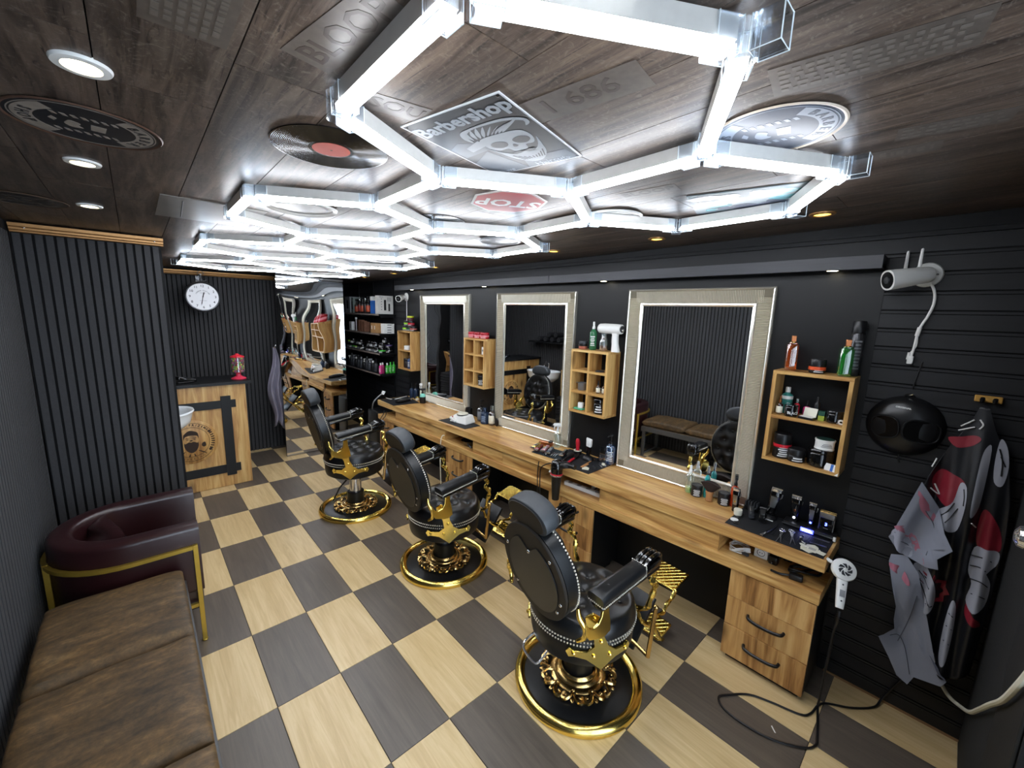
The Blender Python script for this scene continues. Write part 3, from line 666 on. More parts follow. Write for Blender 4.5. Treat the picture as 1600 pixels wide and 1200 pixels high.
        b.build('cross_bracket', gold, t, smooth=30, bevel=.002)
        # footrest side frames
        yf = .135 * s
        b = MB(U.lerp(M(), 0)); b.T = U
        b.tube(spl([(.22, yf, .43), (.27, yf, .40), (.30, yf, .34), (.345, yf, .27), (.43, yf, .20), (.50, yf, .13), (.555, yf, .055), (.585, yf, .035)], 5), [.010 + .004 * math.sin(i * .45) ** 2 for i in range(36)], 8)
        b.tube(spl([(.43, yf, .20), (.49, yf, .235), (.555, yf, .225), (.585, yf, .265), (.635, yf, .285), (.665, yf, .325)], 5), [.009 + .004 * math.sin(i * .5) ** 2 for i in range(26)], 8)
        b.ball((.43, yf, .20), .016); b.ball((.665, yf, .325), .013); b.ball((.345, yf, .27), .014)
        b.build('footrest_arm', gold, t)
    # calf panel, foot plates, side lever
    b = MB(U); b.T = U @ TR(.40, 0, .215, 0, 38, 0); b.rbox(-.018, .008, -.125, .125, -.15, .15, .008, 2); b.build('calf_panel', black_paint, t)
    def plate(name, T, w, l):
        b = MB(T); b.rbox(-l / 2, l / 2, -w / 2, w / 2, -.008, .004, .012, 3); o = b.build(name, gold, t, bevel=.001)
        b = MB(T)
        def line(x0, y0, x1, y1): b.tube([(x0, y0, .0045), (x1, y1, .0045)], .0022, 4)
        st = .034; a, c = l / 2 - .008, w / 2 - .008
        k = -(a + c)
        while k < a + c:
            for sg in (1, -1):       # y = sg*x + k clipped
                pts = []
                for x in (-a, a):
                    yy = sg * x + k
                    if -c <= yy <= c: pts.append((x, yy))
                for yy in (-c, c):
                    x = (yy - k) * sg
                    if -a < x < a: pts.append((x, yy))
                if len(pts) >= 2: line(*pts[0], *pts[1])
            k += st
        b.build(name + '_relief', gold, o)
    plate('upper_foot_plate', U @ TR(.735, 0, .345, 0, -14, 0), .27, .17)
    plate('lower_foot_plate', U @ TR(.625, 0, .050, 0, -20, 0), .25, .14)
    b = MB(U); b.tube([(.165, -.30, .27), (.195, -.302, .53)], [.012, .010], 8); b.ball((.195, -.302, .532), .013); b.tube([(.165, -.30, .275), (.15, -.20, .31)], .010, 8); b.build('recline_lever', gold_old, t)
    return t
barber_chair('nearest black and gold barber chair, in the foreground', (1.591, 1.139, 0), -5.7, 0, 1)
barber_chair('middle black and gold barber chair, second from the camera', (1.617, 2.476, 0), .7, 0)
barber_chair('farthest black and gold barber chair, raised on its chrome piston', (1.447, 3.782, 0), -3, .087, 2)
# ================================================================ left side: bench, armchair
def sweep(path, sec, closed_ends=True):
    P = [V(p) for p in path]; L = len(P); n = len(sec); vs = []; fs = []
    for i in range(L):
        t = (P[min(L - 1, i + 1)] - P[max(0, i - 1)]).normalized(); nn = V((t.y, -t.x))
        vs += [(P[i].x + nn.x * o, P[i].y + nn.y * o, z) for o, z in sec]
    for i in range(L - 1):
        for k in range(n): fs.append((i * n + k, i * n + (k + 1) % n, (i + 1) * n + (k + 1) % n, (i + 1) * n + k))
    if closed_ends: fs += [list(range(n))[::-1], [(L - 1) * n + k for k in range(n)]]
    return vs, fs
def rrect(o0, o1, z0, z1, r, n=4):
    q = []
    for cx, cz, a0 in ((o1 - r, z1 - r, 0), (o0 + r, z1 - r, 90), (o0 + r, z0 + r, 180), (o1 - r, z0 + r, 270)):
        for k in range(n + 1): a = R(a0 + 90 * k / n); q.append((cx + r * math.cos(a), cz + r * math.sin(a)))
    return q
bench = thing('waiting_bench', 'long low bench with brown distressed leather cushions along the left wall', 'bench', (-.182, 1.49, 0))
grey_steel = plain('grey_steel_frame', '#5f5f60', .45, .6)
by = [2.70, 2.095, 1.49, .885, .28]; BZ = .072
for i in range(4):
    y1, y0 = by[i] - 1.49, by[i + 1] - 1.49
    def cush(u, v, y0=y0, y1=y1):
        # rounded block unwrapped as a closed shell: u round the section in x-z, v along y
        a = 2 * PI * u; e = min(1, .86 + .14 * math.sin(PI * min(1, max(0, v))) ** .35)
        cx = math.copysign(abs(math.cos(a)) ** .28, math.cos(a)); cz = math.copysign(abs(math.sin(a)) ** .45, math.sin(a))
        x = -.19 + .252 * cx * (.985 + .015 * e); z = .477 + .047 * cz * e
        y = y0 + .004 + (y1 - y0 - .008) * v
        k = max(0, (abs(2 * v - 1) - .92) / .08); z = .477 + (z - .477) * max(.25, math.sqrt(max(0, 1 - k * k)))
        z += (.004 * math.sin(9 * y + 3 * x + i) + .003 * math.sin(23 * x + 7 * y + 2 * i) + .0035 * math.sin(31 * y + 1.5 * math.sin(9 * x))) * (1 if cz > .3 else 0)
        return (x + .19 , y, z)
    b = MB(); nu, nv = 48, 22
    for j in range(nv + 1): pass
    b.grid(cush, nu, nv, True); b.f += [list(range(nu))[::-1], [nv * nu + k for k in range(nu)]]; b.mi += [0, 0]
    b.build('cushion', suede_m, bench, smooth=50)
MB().box(-.235, .24, -1.20, 1.20, .385, .432).build('seat_base', suede_m, bench, bevel=.004)
for x in (-.24, .217): MB().box(x, x + .028, -1.20, 1.20, .357, .385).build('rail', grey_steel, bench)
MB().box(.246, .262, -1.205, 1.205, .36, .425).build('side_rail', grey_steel, bench, bevel=.002)
for y in (-1.19, -.02, 1.155):
    for x in (-.235, .21): MB().box(x, x + .035, y, y + .035, 0, .358).build('leg', grey_steel, bench)
    MB().box(-.20, .21, y + .004, y + .03, .02, .045).build('cross_bar', grey_steel, bench)
ac = thing('tub_armchair', 'dark burgundy leather tub armchair in a gold painted frame', 'armchair', (-.14, 3.07, 0))
path = [(.30, -.28)] + [(.02 - .0 + .28 * math.cos(R(a)) , .28 * math.sin(R(a))) for a in range(270, 89, -9)] + [(.325, .28)]
b = MB(); vs, fs = sweep(path, rrect(-.052, .052, .30, .708, .028)); b.add(vs, fs); b.build('tub_shell', burg, ac, smooth=50)
b = MB(); pl = [(.30, -.225)] + [(.02 + .225 * math.cos(R(a)), .225 * math.sin(R(a))) for a in range(270, 89, -9)] + [(.30, .225)]
b.prism(pl, .16, .40); b.build('seat_cushion', burg, ac, bevel=.02)
MB().box(.0, .29, -.30, .30, .18, .31).build('seat_base', burg, ac, bevel=.01)
b = MB(TR(-.13, .04, .545, 10, -58, 8))
def pil(u, v):
    x = (u - .5) * .30; y = (v - .5) * .36; w = (1 - (2 * u - 1) ** 4) * (1 - (2 * v - 1) ** 4); return (x, y, .055 * w ** .6 + .012 * math.sin(17 * u + 9 * v) * w)
b.grid(pil, 16, 16); b.grid(lambda u, v: (pil(u, v)[0], pil(u, v)[1], -pil(u, v)[2]), 16, 16); b.build('back_pillow', burg, ac, smooth=60)
b = MB(); sq = [(-.010, .578), (.010, .578), (.010, .598), (-.010, .598)]
pf = [(.285, -.345)] + [(.02 + .345 * math.cos(R(a)), .345 * math.sin(R(a))) for a in range(270, 89, -9)] + [(.285, .345)]
vs, fs = sweep(pf, sq); b.add(vs, fs); b.build('frame_rail', gold_paint, ac, smooth=40)
for x, y in ((.276, -.345), (.276, .345), (-.31, -.10), (-.31, .10)):
    lg = MB().box(x - .011, x + .011, y - .011, y + .011, .006, .60).build('leg', gold_paint, ac, bevel=.001)
    MB().lathe([(.013, 0), (.015, .006), (.010, .010)], 12, (x, y, 0)).build('foot_cap', gold_paint, lg)
MB().box(-.30, .276, -.345, -.325, .22, .24).build('cross_bar', gold_paint, ac); MB().box(-.30, .276, .325, .345, .22, .24).build('cross_bar', gold_paint, ac)
# ================================================================ reception counter
ct = thing('reception_counter', 'oak reception counter with black crossed bars and a round bearded-man emblem', 'counter', (.18, 5.12, 0))
cx = -.18
MB().box(-.62, .638, 0, .018, .004, 1.104).build('front_panel', oak_z, ct, bevel=.001)
MB().box(.62, .638, .019, .46, .004, 1.104).build('side_panel', oak_x, ct); MB().box(-.62, -.60, .019, .46, .004, 1.104).build('side_panel', oak_x, ct)
MB().box(-.64, .692, -.03, .50, 1.106, 1.136).build('counter_top', black_board, ct, bevel=.002)
for (x0, x1, z0, z1, d) in ((-.52, .54, .862, .945, .012), (-.52, .54, .155, .245, .012), (.41, .497, .122, .99, .016), (-.36, -.275, .122, .99, .016)):
    MB().box(x0, x1, -d, -.0005, z0, z1).build('black_bar', black_board, ct, bevel=.001)
ET = basis((.135, -.004, .545), (1, 0, 0), (0, 0, 1), (0, -1, 0))
em = MB(ET).lathe([(.225, -.003), (.225, .006), (.222, .008), (0, .008)], 64).build('emblem_disc', oak_z, ct)
Z8 = ET @ M.Translation((0, 0, .0082))
def ringpoly(b, r0, r1, a0, a1, n=24, z=0, h=.0006):
    vs = []
    for i in range(n + 1):
        a = R(a0 + (a1 - a0) * i / n); c, s_ = math.cos(a), math.sin(a)
        vs += [(r0 * c, r0 * s_, z), (r1 * c, r1 * s_, z), (r1 * c, r1 * s_, z + h), (r0 * c, r0 * s_, z + h)]
    b.add(vs, [f for i in range(n) for f in ((i * 4 + 3, i * 4 + 2, i * 4 + 6, i * 4 + 7), (i * 4 + 1, i * 4 + 5, i * 4 + 6, i * 4 + 2), (i * 4, i * 4 + 3, i * 4 + 7, i * 4 + 4))])
b = MB(Z8)
ringpoly(b, .196, .200, 30, 150); ringpoly(b, .196, .200, 210, 330); ringpoly(b, .150, .153, 0, 360, 48); ringpoly(b, .158, .160, 30, 150); ringpoly(b, .158, .160, 210, 330)
for sg in (0, 180):
    for k in range(8):
        a = sg - 26 + 52 * k / 7; ringpoly(b, .165, .195, a - 2.2, a + 1.4, 3)
    for e in (-32, 32): b.ball((.18 * math.cos(R(sg + e)), .18 * math.sin(R(sg + e)), 0), (.014, .014, .001), 10, 4)
def blob(b, pts, z=0, h=.0006, n=4): b.prism([(p.x, p.y) for p in spl([(x, y, 0) for x, y in pts], n, True)], z, z + h)
blob(b, [(-.058, .030), (-.060, .075), (-.045, .098), (-.010, .122), (.030, .112), (.055, .095), (.062, .060), (.058, .030), (.050, .062), (.0, .072), (-.046, .062)])
blob(b, [(-.056, .005), (-.050, -.01), (-.02, .004), (0, .0), (.02, .004), (.050, -.01), (.056, .005), (.058, -.04), (.040, -.085), (.012, -.108), (-.012, -.108), (-.040, -.085), (-.058, -.04)])
for s_ in (-1, 1):
    blob(b, [(.012 * s_, .042), (.034 * s_, .048), (.046 * s_, .042), (.034 * s_, .041)]); blob(b, [(.018 * s_, .030), (.030 * s_, .034), (.040 * s_, .028), (.028 * s_, .026)])
    blob(b, [(.05 * s_, -.088), (.085 * s_, -.105), (.12 * s_, -.13), (.08 * s_, -.115)], n=3); blob(b, [(.015 * s_, -.118), (.03 * s_, -.145), (.018 * s_, -.148)], n=3)
blob(b, [(.088, -.02), (.112, -.012), (.118, -.05), (.098, -.062), (.082, -.045)], n=3); blob(b, [(-.118, -.05), (-.09, -.04), (-.085, -.085), (-.11, -.10), (-.125, -.08)], n=3)
blob(b, [(-.01, .022), (.008, .024), (.010, .012), (-.010, .012)], n=2)
b.build('emblem_engraving', burn, em, smooth=0)
text('BARBER PRIZEMAN', .030, Z8, burn, em, 'emblem_lettering', .0006, arc=(.178, 90, 8.2, 1), bold=.001); text('BARBERSHOP', .026, Z8, burn, em, 'emblem_lettering', .0006, arc=(.178, 270, 9.0, -1))
# card terminal and sweets on the counter
ter = thing('card_terminal', 'black card payment terminal lying on the reception counter', 'card terminal', (.335, 5.26, 1.142), 20)
MB(TR(0, 0, .03, 0, 14, 0)).rbox(-.085, .085, -.04, .04, -.018, .016, .014).build('housing', gloss_black, ter); MB(TR(0, 0, .03, 0, 14, 0)).rbox(.0, .065, -.03, .03, .0165, .018, .004, 2).build('screen', dk_grey, ter)
b = MB(TR(0, 0, .03, 0, 14, 0))
for i in range(4):
    for j in range(3): b.box(-.075 + i * .017, -.062 + i * .017, -.026 + j * .019, -.013 + j * .019, .0165, .019)
tag(b.build('keypad', dk_grey, ter), kind='stuff'); MB().rbox(-.09, .06, -.045, .045, 0, .012, .012).build('cradle', black_pl, ter)
cd = thing('sweet_dispenser', 'red topped sweet dispenser full of coloured balls on the reception counter', 'dispenser', (.79, 5.27, 1.1365))
MB().lathe([(.070, 0), (.072, .010), (.045, .022), (.026, .034), (.022, .058), (.040, .072)], 32).build('base', plain('pink_red_plastic', '#d63a54', .3), cd)
MB().lathe([(.044, .070), (.064, .078), (.066, .235), (.060, .240)], 32).build('jar', clear_g, cd)
MB().lathe([(.067, .238), (.064, .250), (.030, .262), (.018, .264), (.014, .276), (0, .278)], 32).build('lid', red_pl, cd)
cols = [red_pl, plain('yellow_sweet', '#d8c838', .3), plain('violet_sweet', '#7a3a68', .3), plain('green_sweet', '#8fb84a', .3), pink_pl]
sw = [MB().ball((0, 0, 0), .0115, 8, 5).mesh('sweet', c) for c in cols]
for j in range(7):
    for k in range(14):
        a = 2 * PI * (k + .5 * (j % 2)) / 14; put(sw[(k * 3 + j * 2 + (k // 4)) % 5], 'sweet', cd, (.052 * math.cos(a), .052 * math.sin(a), .091 + .0222 * j))
# hanging clock
ck = thing('station_clock', 'round white double-faced clock hanging from a bracket before the back wall', 'clock', (.605, 5.92, 2.013))
CK = basis((0, 0, 0), (1, 0, 0), (0, 0, 1), (0, -1, 0))
MB(CK).lathe([(.147, -.04), (.166, -.035), (.170, 0), (.166, .035), (.158, .043), (.148, .040), (.147, -.04)], 56).build('rim', plain('pewter_rim', '#4b4c4f', .3, .8), ck)
dl = MB(CK).lathe([(.147, -.02), (.147, .034), (0, .034)], 56).build('dial', dial_m, ck)
for i in range(1, 13):
    a = R(90 - 30 * i); text(str(i), .036, CK @ M.Translation((.118 * math.cos(a), .118 * math.sin(a), .0346)), ink, dl, 'numeral', .0004, bold=.0005)
text('LONDON STATION', .016, CK @ M.Translation((0, 0, .0346)), ink_g, dl, 'dial_lettering', .0003, arc=(.068, 90, 9.5, 1), bold=.0004); text('CLOCKS', .014, CK @ M.Translation((0, .042, .0346)), ink_g, dl, 'dial_lettering', .0003); text('TRADE MARK', .011, CK @ M.Translation((0, -.045, .0346)), ink_g, dl, 'dial_lettering', .0003)
for nm, a, l, w in (('hour_hand', 75, .058, .006), ('minute_hand', 258, .105, .0042)):
    MB(CK @ M.Rotation(R(a), 4, 'Z')).prism([(-.016, -w * .6), (l * .7, -w), (l, 0), (l * .7, w), (-.016, w * .6)], .036, .0375).build(nm, ink, dl, smooth=0)
MB(CK).lathe([(.0065, .035), (.0065, .040), (0, .041)], 12).build('hand_hub', ink, dl)
iron = plain('pale_wrought_iron', '#6d6e70', .4, .7)
b = MB(); b.tube([(0, 0, .168), (0, 0, .245)], .005, 8); b.tube(spl([(-.05, 0, .19), (-.02, 0, .176), (0, 0, .20), (.02, 0, .176), (.05, 0, .19)], 5), .005, 6); b.tube(spl([(0, 0, .24), (.03, 0, .262), (0, 0, .29), (-.03, 0, .262), (0, 0, .24)], 5), .004, 6); b.tube([(0, .0, .25), (0, .317, .25)], .007, 8); b.tube(spl([(0, .02, .25), (0, .10, .20), (0, .22, .17), (0, .31, .10)], 5), .005, 6); b.box(-.02, .02, .316, .318, .06, .28)
b.build('bracket', iron, ck)
# ================================================================ wash corner behind the partition
ba = thing('wash_basin', 'white ceramic hair wash basin, its tip showing past the partition', 'basin', (.0, 4.62, 0))
def bowl(u, v):
    a = 2 * PI * u; prof = [(1.0, .965), (1.03, .975), (1.04, .962), (.98, .93), (.80, .84), (.55, .80), (.30, .79)] if False else None
    P = [(.30, .82), (.62, .79), (.92, .86), (1.0, .945), (1.035, .962), (1.02, .975), (.97, .968), (.88, .90), (.60, .845), (.05, .835)]
    k = v * (len(P) - 1); i = min(int(k), len(P) - 2); f = k - i; r = P[i][0] * (1 - f) + P[i + 1][0] * f; z = P[i][1] * (1 - f) + P[i + 1][1] * f
    x = .30 * r * math.cos(a); y = .27 * r * math.sin(a); z += .02 * r * math.cos(a); return (x + .02, y, z)
MB().grid(bowl, 48, 27, True).build('bowl', ceramic, ba, smooth=60)
MB().lathe([(.16, .004), (.16, .03), (.07, .06), (.06, .70), (.12, .80)], 32, (-.02, 0, 0)).build('pedestal', black_paint, ba); MB().tube(spl([(-.22, .1, .95), (-.24, .1, 1.06), (-.16, .1, 1.10), (-.08, .08, 1.04)], 5), .010, 8).build('tap', steel, ba)
cb2 = thing('towel_cabinet', 'oak cabinet with one drawer over an open towel bay, seen in the middle mirror', 'cabinet', (-.20, 4.06, 0))
for y0, y1 in ((-.20, -.182), (.182, .20)): MB().box(-.26, .20, y0, y1, .004, 1.0).build('side_panel', oak_z, cb2)
MB().box(-.26, .21, -.20, .20, 1.0, 1.02).build('top_board', oak_y, cb2); MB().box(-.26, .19, -.182, .182, .06, .078).build('bottom_board', oak_y, cb2); MB().box(-.26, .19, -.182, .182, .755, .77).build('shelf_board', oak_y, cb2); MB().box(-.265, -.255, -.182, .182, .06, 1.0).build('back_panel', black_board, cb2)
dr = MB().box(.185, .203, -.18, .18, .775, .995).build('drawer', knotty, cb2); MB().tube(spl([(.203, -.07, .89), (.225, -.06, .885), (.225, .06, .885), (.203, .07, .89)], 4), .006, 8).build('handle', black_paint, dr)
for i in range(5):
    t = thing('folded_towel', 'folded black towel in the towel cabinet, %s from the bottom' % ORD[i], 'towel', (-.04, 4.06, .0785 + i * .105), 0, 'black towels in the cabinet')
    b = MB()
    b.rbox(-.16, .20, -.165, .165, 0, .050, .02); b.rbox(-.16, .195, -.16, .16, .051, .100, .02); b.build('folds', plain('black_terry', '#131317', .95, bmp=.5, nsc=80), t)
cm = thing('coffee_machine', 'black coffee machine on the towel cabinet', 'coffee machine', (-.17, 4.06, 1.0205))
MB().rbox(-.16, .0, -.12, .12, 0, .33, .02).build('body', black_pl, cm); MB().rbox(.0, .14, -.12, .12, .22, .33, .02).build('head', gloss_black, cm); MB().rbox(.0, .15, -.11, .11, 0, .03, .01).build('drip_tray', satin, cm); MB().lathe([(.03, .17), (.03, .22)], 16, (.07, 0, 0)).build('spout', steel, cm)
MB().box(.141, .143, -.08, .08, .27, .31).build('display', dk_grey, cm)
sh = tag(MB().box(XL + .001, XL + .22, 4.45, 5.25, 1.42, 1.445).build('towel_shelf', black_board), 'black wall shelf holding rolled towels over the basin', 'shelf')
for i in range(6):
    t = tag(MB(TR(-.37, 4.56 + (i % 4) * .15 + (.07 if i > 3 else 0), 1.492 + (.083 if i > 3 else 0), 0, 90, 0)).lathe([(.0, -.10), (.04, -.10), (.046, -.09), (.046, .09), (.04, .10), (0, .10)], 18).build('rolled_towel', plain('black_terry', '#131317', .95, bmp=.5, nsc=80)), 'rolled black towel on the wall shelf, %s' % (('%s of the bottom row' % ORD[i]) if i < 4 else ('%s of the two on top' % ORD[i - 4])), 'towel', 'rolled towels on the shelf')
# ================================================================ wavy mirror partition
mp = thing('mirror_partition', 'tall partition faced with a wavy mirror sheet at the back of the room', 'mirror', (1.312, 5.704, 0))
L = .80
MB().box(.004, L - .004, .012, .05, .0, 2.335).build('panel', black_board, mp, smooth=0)
def wav(u, v):
    x = L * u; z = .012 + 2.28 * v
    d = .0030 * math.sin(5.5 * z + 1.2 * math.sin(7 * x)) + .0022 * math.sin(9 * x + 2.3 * z) + .0014 * math.sin(17 * z + 5 * x) * (.3 + v)
    d *= .42 * (.25 + .75 * min(1, max(0, (z - .5) / .6))); return (x, .002 + d, z)
b = MB(); b.grid(wav, 40, 110); b.build('mirror_sheet', mirror_m, mp, smooth=180)
for z in (2.29, .012): MB().box(0, L, -.004, .012, z - .01, z + .01).build('edge_strip', satin, mp)
# hanging grey cape beside the partition
def drape(name, label, pts, mat, cat='cape', solid=.003):
    o = MB().grid(pts, 26, 30).build(name, mat, smooth=70, solid=solid); return tag(o, label, cat)
lilac = plain('lilac_grey_nylon', '#8b8796', .42, var=.15, nsc=6); slate_n = plain('slate_grey_nylon', '#858996', .40, var=.12, nsc=6); black_n = plain('black_nylon', '#15161a', .38, var=.2, nsc=8)
def cape2(u, v):
    z = 1.42 - 1.02 * v; w = .03 + .13 * min(1, v * 1.6) + .03 * math.sin(5 * v); return (1.268 + (u - .5) * w + .02 * math.sin(9 * v), 5.80 + .05 * math.sin(u * 14 + 3 * v) * min(1, .3 + v), z + .05 * math.sin(u * 5) * v)
drape('hanging_cape', 'lilac grey barber cape hanging by the left edge of the wavy mirror', cape2, lilac)
tag(MB().tube(spl([(1.268, 5.72, 1.45), (1.268, 5.76, 1.44), (1.268, 5.80, 1.40), (1.268, 5.80, 1.43)], 4), .006, 8).build('cape_hook', steel), 'small steel hook carrying the lilac grey cape', 'hook')
# ================================================================ small things: builders
def jar(label, loc, r, h, body=black_pl, lid=gloss_black, lf=.36, band=None, group=None, rz=0, lines=0, lm=ink_w, name='cosmetic_jar', word=None, wsz=.02):
    t = thing(name, label, 'jar', loc, rz, group); k = h * (1 - lf)
    MB().lathe([(r * .86, 0), (r * .96, .003), (r, .010), (r, k - .004), (r * .95, k)], 28).build('body', body, t)
    MB().lathe([(r * 1.0, k + .0006), (r * 1.02, k + .003), (r * 1.02, h - .006), (r * .96, h), (0, h)], 28).build('lid', lid, t)
    if band: MB().lathe([(r * .99, k - .018 - .0), (r * 1.035, k - .016), (r * 1.035, k - .001), (r * .99, k)], 28).build('band', band, t)
    if lines: prints(t, r * 1.004, k * .12, k * .85, lines, lm)
    if word: curved(word, wsz, r * 1.006, k * .42, t)
    return t
def prints(t, r, z0, z1, n, m, span=80, a0=205):
    b = MB()
    for i in range(n):
        z = z0 + (z1 - z0) * (i + .5) / n; hh = (z1 - z0) / n * (.30 if i % 2 else .22); w = span * (.9 - .35 * ((i * 7) % 5) / 5); q = 6
        vs = []
        for k in range(q + 1):
            a = R(a0 - w / 2 + w * k / q); c, s_ = math.cos(a), math.sin(a); vs += [(r * c, r * s_, z - hh), (r * c, r * s_, z + hh)]
        b.add(vs, [(2 * k, 2 * k + 2, 2 * k + 3, 2 * k + 1) for k in range(q)])
    return tag(b.build('label_print', m, t), kind='stuff')
def curved(word, sz, r, z, t, m=ink_w, a0=215):
    me = tmesh(word, sz, .0003, bold=.0006); b = MB(); vs = []
    for v in me.vertices:
        a = R(a0) + v.co.x / r; rr = r + v.co.z; vs.append((rr * math.cos(a), rr * math.sin(a), z + v.co.y))
    b.add(vs, [list(p.vertices) for p in me.polygons]); bpy.data.meshes.remove(me); return b.build('lettering', m, t, smooth=0)
def bottle(label, loc, r, h, body, cap=black_pl, kind='cap', lab=None, group=None, rz=0, lines=0, fill=None, lm=ink_w, sq=0, name='cosmetic_bottle'):
    t = thing(name, label, 'bottle', loc, rz, group)
    hb = h * {'cap': .80, 'pump': .68, 'trigger': .66, 'mist': .74, 'dropper': .62, 'perfume': .82}[kind]
    if sq:
        b = MB(); b.rbox(-r * sq, r * sq, -r, r, 0, hb * .93, r * .35, 3); b.rbox(-r * sq * .72, r * sq * .72, -r * .72, r * .72, hb * .93, hb * .985, r * .2, 3); b.rbox(-r * .38, r * .38, -r * .38, r * .38, hb * .985, hb, r * .15, 2); b.build('body', body, t)
    else: MB().lathe([(r * .85, 0), (r, .006), (r, hb * .82), (r * .86, hb * .90), (r * .42, hb * .97), (r * .38, hb)], 28).build('body', body, t)
    if fill: MB().lathe([(r * .8, .003), (r * .94, .006), (r * .94, hb * .28), (0, hb * .28)], 24).build('liquid', fill, t)
    if lab: MB().lathe([(r * 1.003, hb * .15), (r * 1.008, hb * .152), (r * 1.008, hb * .70), (r * 1.003, hb * .702)], 28).build('label_band', lab, t)
    if lines: prints(t, r * 1.012, hb * .18, hb * .68, lines, lm)
    z = hb + .0005
    if kind == 'cap': MB().lathe([(r * .45, z), (r * .45, h - .003), (r * .40, h), (0, h)], 20).build('cap', cap, t)
    elif kind == 'perfume':
        MB().box(-r * .42, r * .42, -r * .42, r * .42, z, h).build('cap', cap, t, bevel=.002); MB().lathe([(r * .6, z - .006), (r * .6, z)], 16).build('collar', gold, t)
    elif kind == 'dropper':
        MB().lathe([(r * .45, z), (r * .45, z + h * .12), (r * .3, z + h * .13), (r * .26, h - .004), (0, h)], 16).build('dropper', cap, t)
    elif kind == 'pump':
        b = MB(); b.lathe([(r * .46, z), (r * .46, z + h * .07), (r * .16, z + h * .08), (r * .16, h * .93), (r * .34, h * .94), (r * .34, h), (0, h)], 16); b.tube([(0, 0, h * .965), (-r * 1.1, 0, h * .965), (-r * 1.25, 0, h * .94)], .005, 6); b.build('pump', cap, t)
    elif kind == 'mist':
        b = MB(); b.lathe([(r * .44, z), (r * .44, z + h * .08), (r * .30, z + h * .09), (r * .30, h - .004), (r * .22, h), (0, h)], 16); b.build('sprayer', cap, t)
        MB().lathe([(r * .5, z + h * .04), (r * .46, h + .002), (0, h + .004)], 16).build('clear_cap', clear_g, t) if cap is not white_pl else None
    else:
        b = MB(); b.lathe([(r * .44, z), (r * .44, z + h * .07), (r * .3, z + h * .09), (r * .3, h * .86)], 16)
        b.T = M.Translation((0, 0, h * .86)); b.rbox(-r * 1.1, r * .75, -r * .38, r * .38, 0, h * .13, r * .2, 2); b.T = M()
        b.tube(spl([(-r * .75, 0, h * .87), (-r * 1.0, 0, h * .80), (-r * .80, 0, h * .72)], 4), .0045, 6); b.tube([(-r * 1.1, 0, h * .93), (-r * 1.35, 0, h * .93)], .006, 8); b.build('trigger_head', cap, t)
    return t
def loft(b, secs, n=16, p=.6):
    vs = []
    for z, cx, cy, wx, wy in secs:
        for k in range(n):
            a = 2 * PI * k / n; vs.append((cx + wx * math.copysign(abs(math.cos(a)) ** p, math.cos(a)), cy + wy * math.copysign(abs(math.sin(a)) ** p, math.sin(a)), z))
    m = len(secs); return b.add(vs, [list(range(n))[::-1], [(m - 1) * n + k for k in range(n)]] + [(j * n + k, j * n + (k + 1) % n, (j + 1) * n + (k + 1) % n, (j + 1) * n + k) for j in range(m - 1) for k in range(n)])
def clipper(label, loc, T, h=.165, w=.023, body=gloss_black, trim=satin, head=steel, accent=None, led=None, name='hair_clipper', group=None):
    t = thing(name, label, 'hair clipper', loc, 0, group)
    b = MB(T); loft(b, [(0, 0, 0, w * .62, w * .75), (h * .03, 0, 0, w * .72, w * .85), (h * .35, 0, 0, w * .70, w * .85), (h * .65, -.001, 0, w * .80, w * 1.0), (h * .80, -.002, 0, w * .82, w * 1.08), (h * .86, -.003, 0, w * .6, w * 1.0)]); b.build('body', body, t, smooth=50)
    b = MB(T); loft(b, [(h * .855, -.003, 0, w * .55, w * 1.0), (h * .93, -.008, 0, w * .35, w * 1.0), (h * .955, -.011, 0, w * .25, w * 1.02)], 12, .4)
    for k in range(9): b.box(-.014, -.006, -w + 2 * w * k / 9, -w + 2 * w * (k + .55) / 9, h * .95, h)
    b.build('blade', head, t, smooth=40)
    b = MB(T); loft(b, [(h * .30, -w * .72, 0, .0025, w * .5), (h * .5, -w * .80, 0, .003, w * .62), (h * .70, -w * .86, 0, .003, w * .7)], 12, .7); b.build('face_plate', trim, t)
    MB(T).tube([(-.004, -w * .95, h * .62), (-.006, -w * 1.22, h * .68), (-.004, -w * 1.25, h * .80)], .003, 6).build('lever', trim, t)
    if accent: MB(T).ball((-w * .84, 0, h * .45), (.003, w * .3, w * .45), 10, 6).build('emblem', accent, t)
    if led: MB(T).ball((-w * .74, 0, h * .16), (.003, .006, .006), 10, 6).build('charge_light', led, t)
    return t
WT = .8005
def lay(x, y, z, ang, roll=0): return TR(0, 0, 0, 0, 0, ang) @ M.Rotation(R(90), 4, 'Y') @ M.Rotation(R(roll), 4, 'Z')
# ---------------------------------------------------------------- nearest mat and what lies on it
def mat_sheet(label, pts, z=WT, th=.003, ribs=None):
    cx = sum(p[0] for p in pts) / len(pts); cy = sum(p[1] for p in pts) / len(pts)
    t = thing('rubber_mat', label, 'mat', (cx, cy, z), 0, 'black rubber mats on the worktop')
    MB().prism([(p[0] - cx, p[1] - cy) for p in pts], 0, th).build('sheet', mat_rubber, t, smooth=0)
    if ribs:
        b = MB(); x0, x1, y0, y1 = ribs; n = int((y1 - y0) / .008)
        for k in range(n): b.box(x0 - cx, x1 - cx, y0 - cy + .008 * k, y0 - cy + .008 * k + .0035, th, th + .002)
        tag(b.build('ribs', mat_rubber, t, smooth=0), kind='stuff')
    return t
mat_sheet('large ribbed black mat at the right end of the worktop under the clippers', [(2.352, .752), (2.352, .300), (2.668, .300), (2.668, .752)][::-1], ribs=(2.40, 2.56, .33, .56))
MZ = WT + .0032; MR = WT + .0055
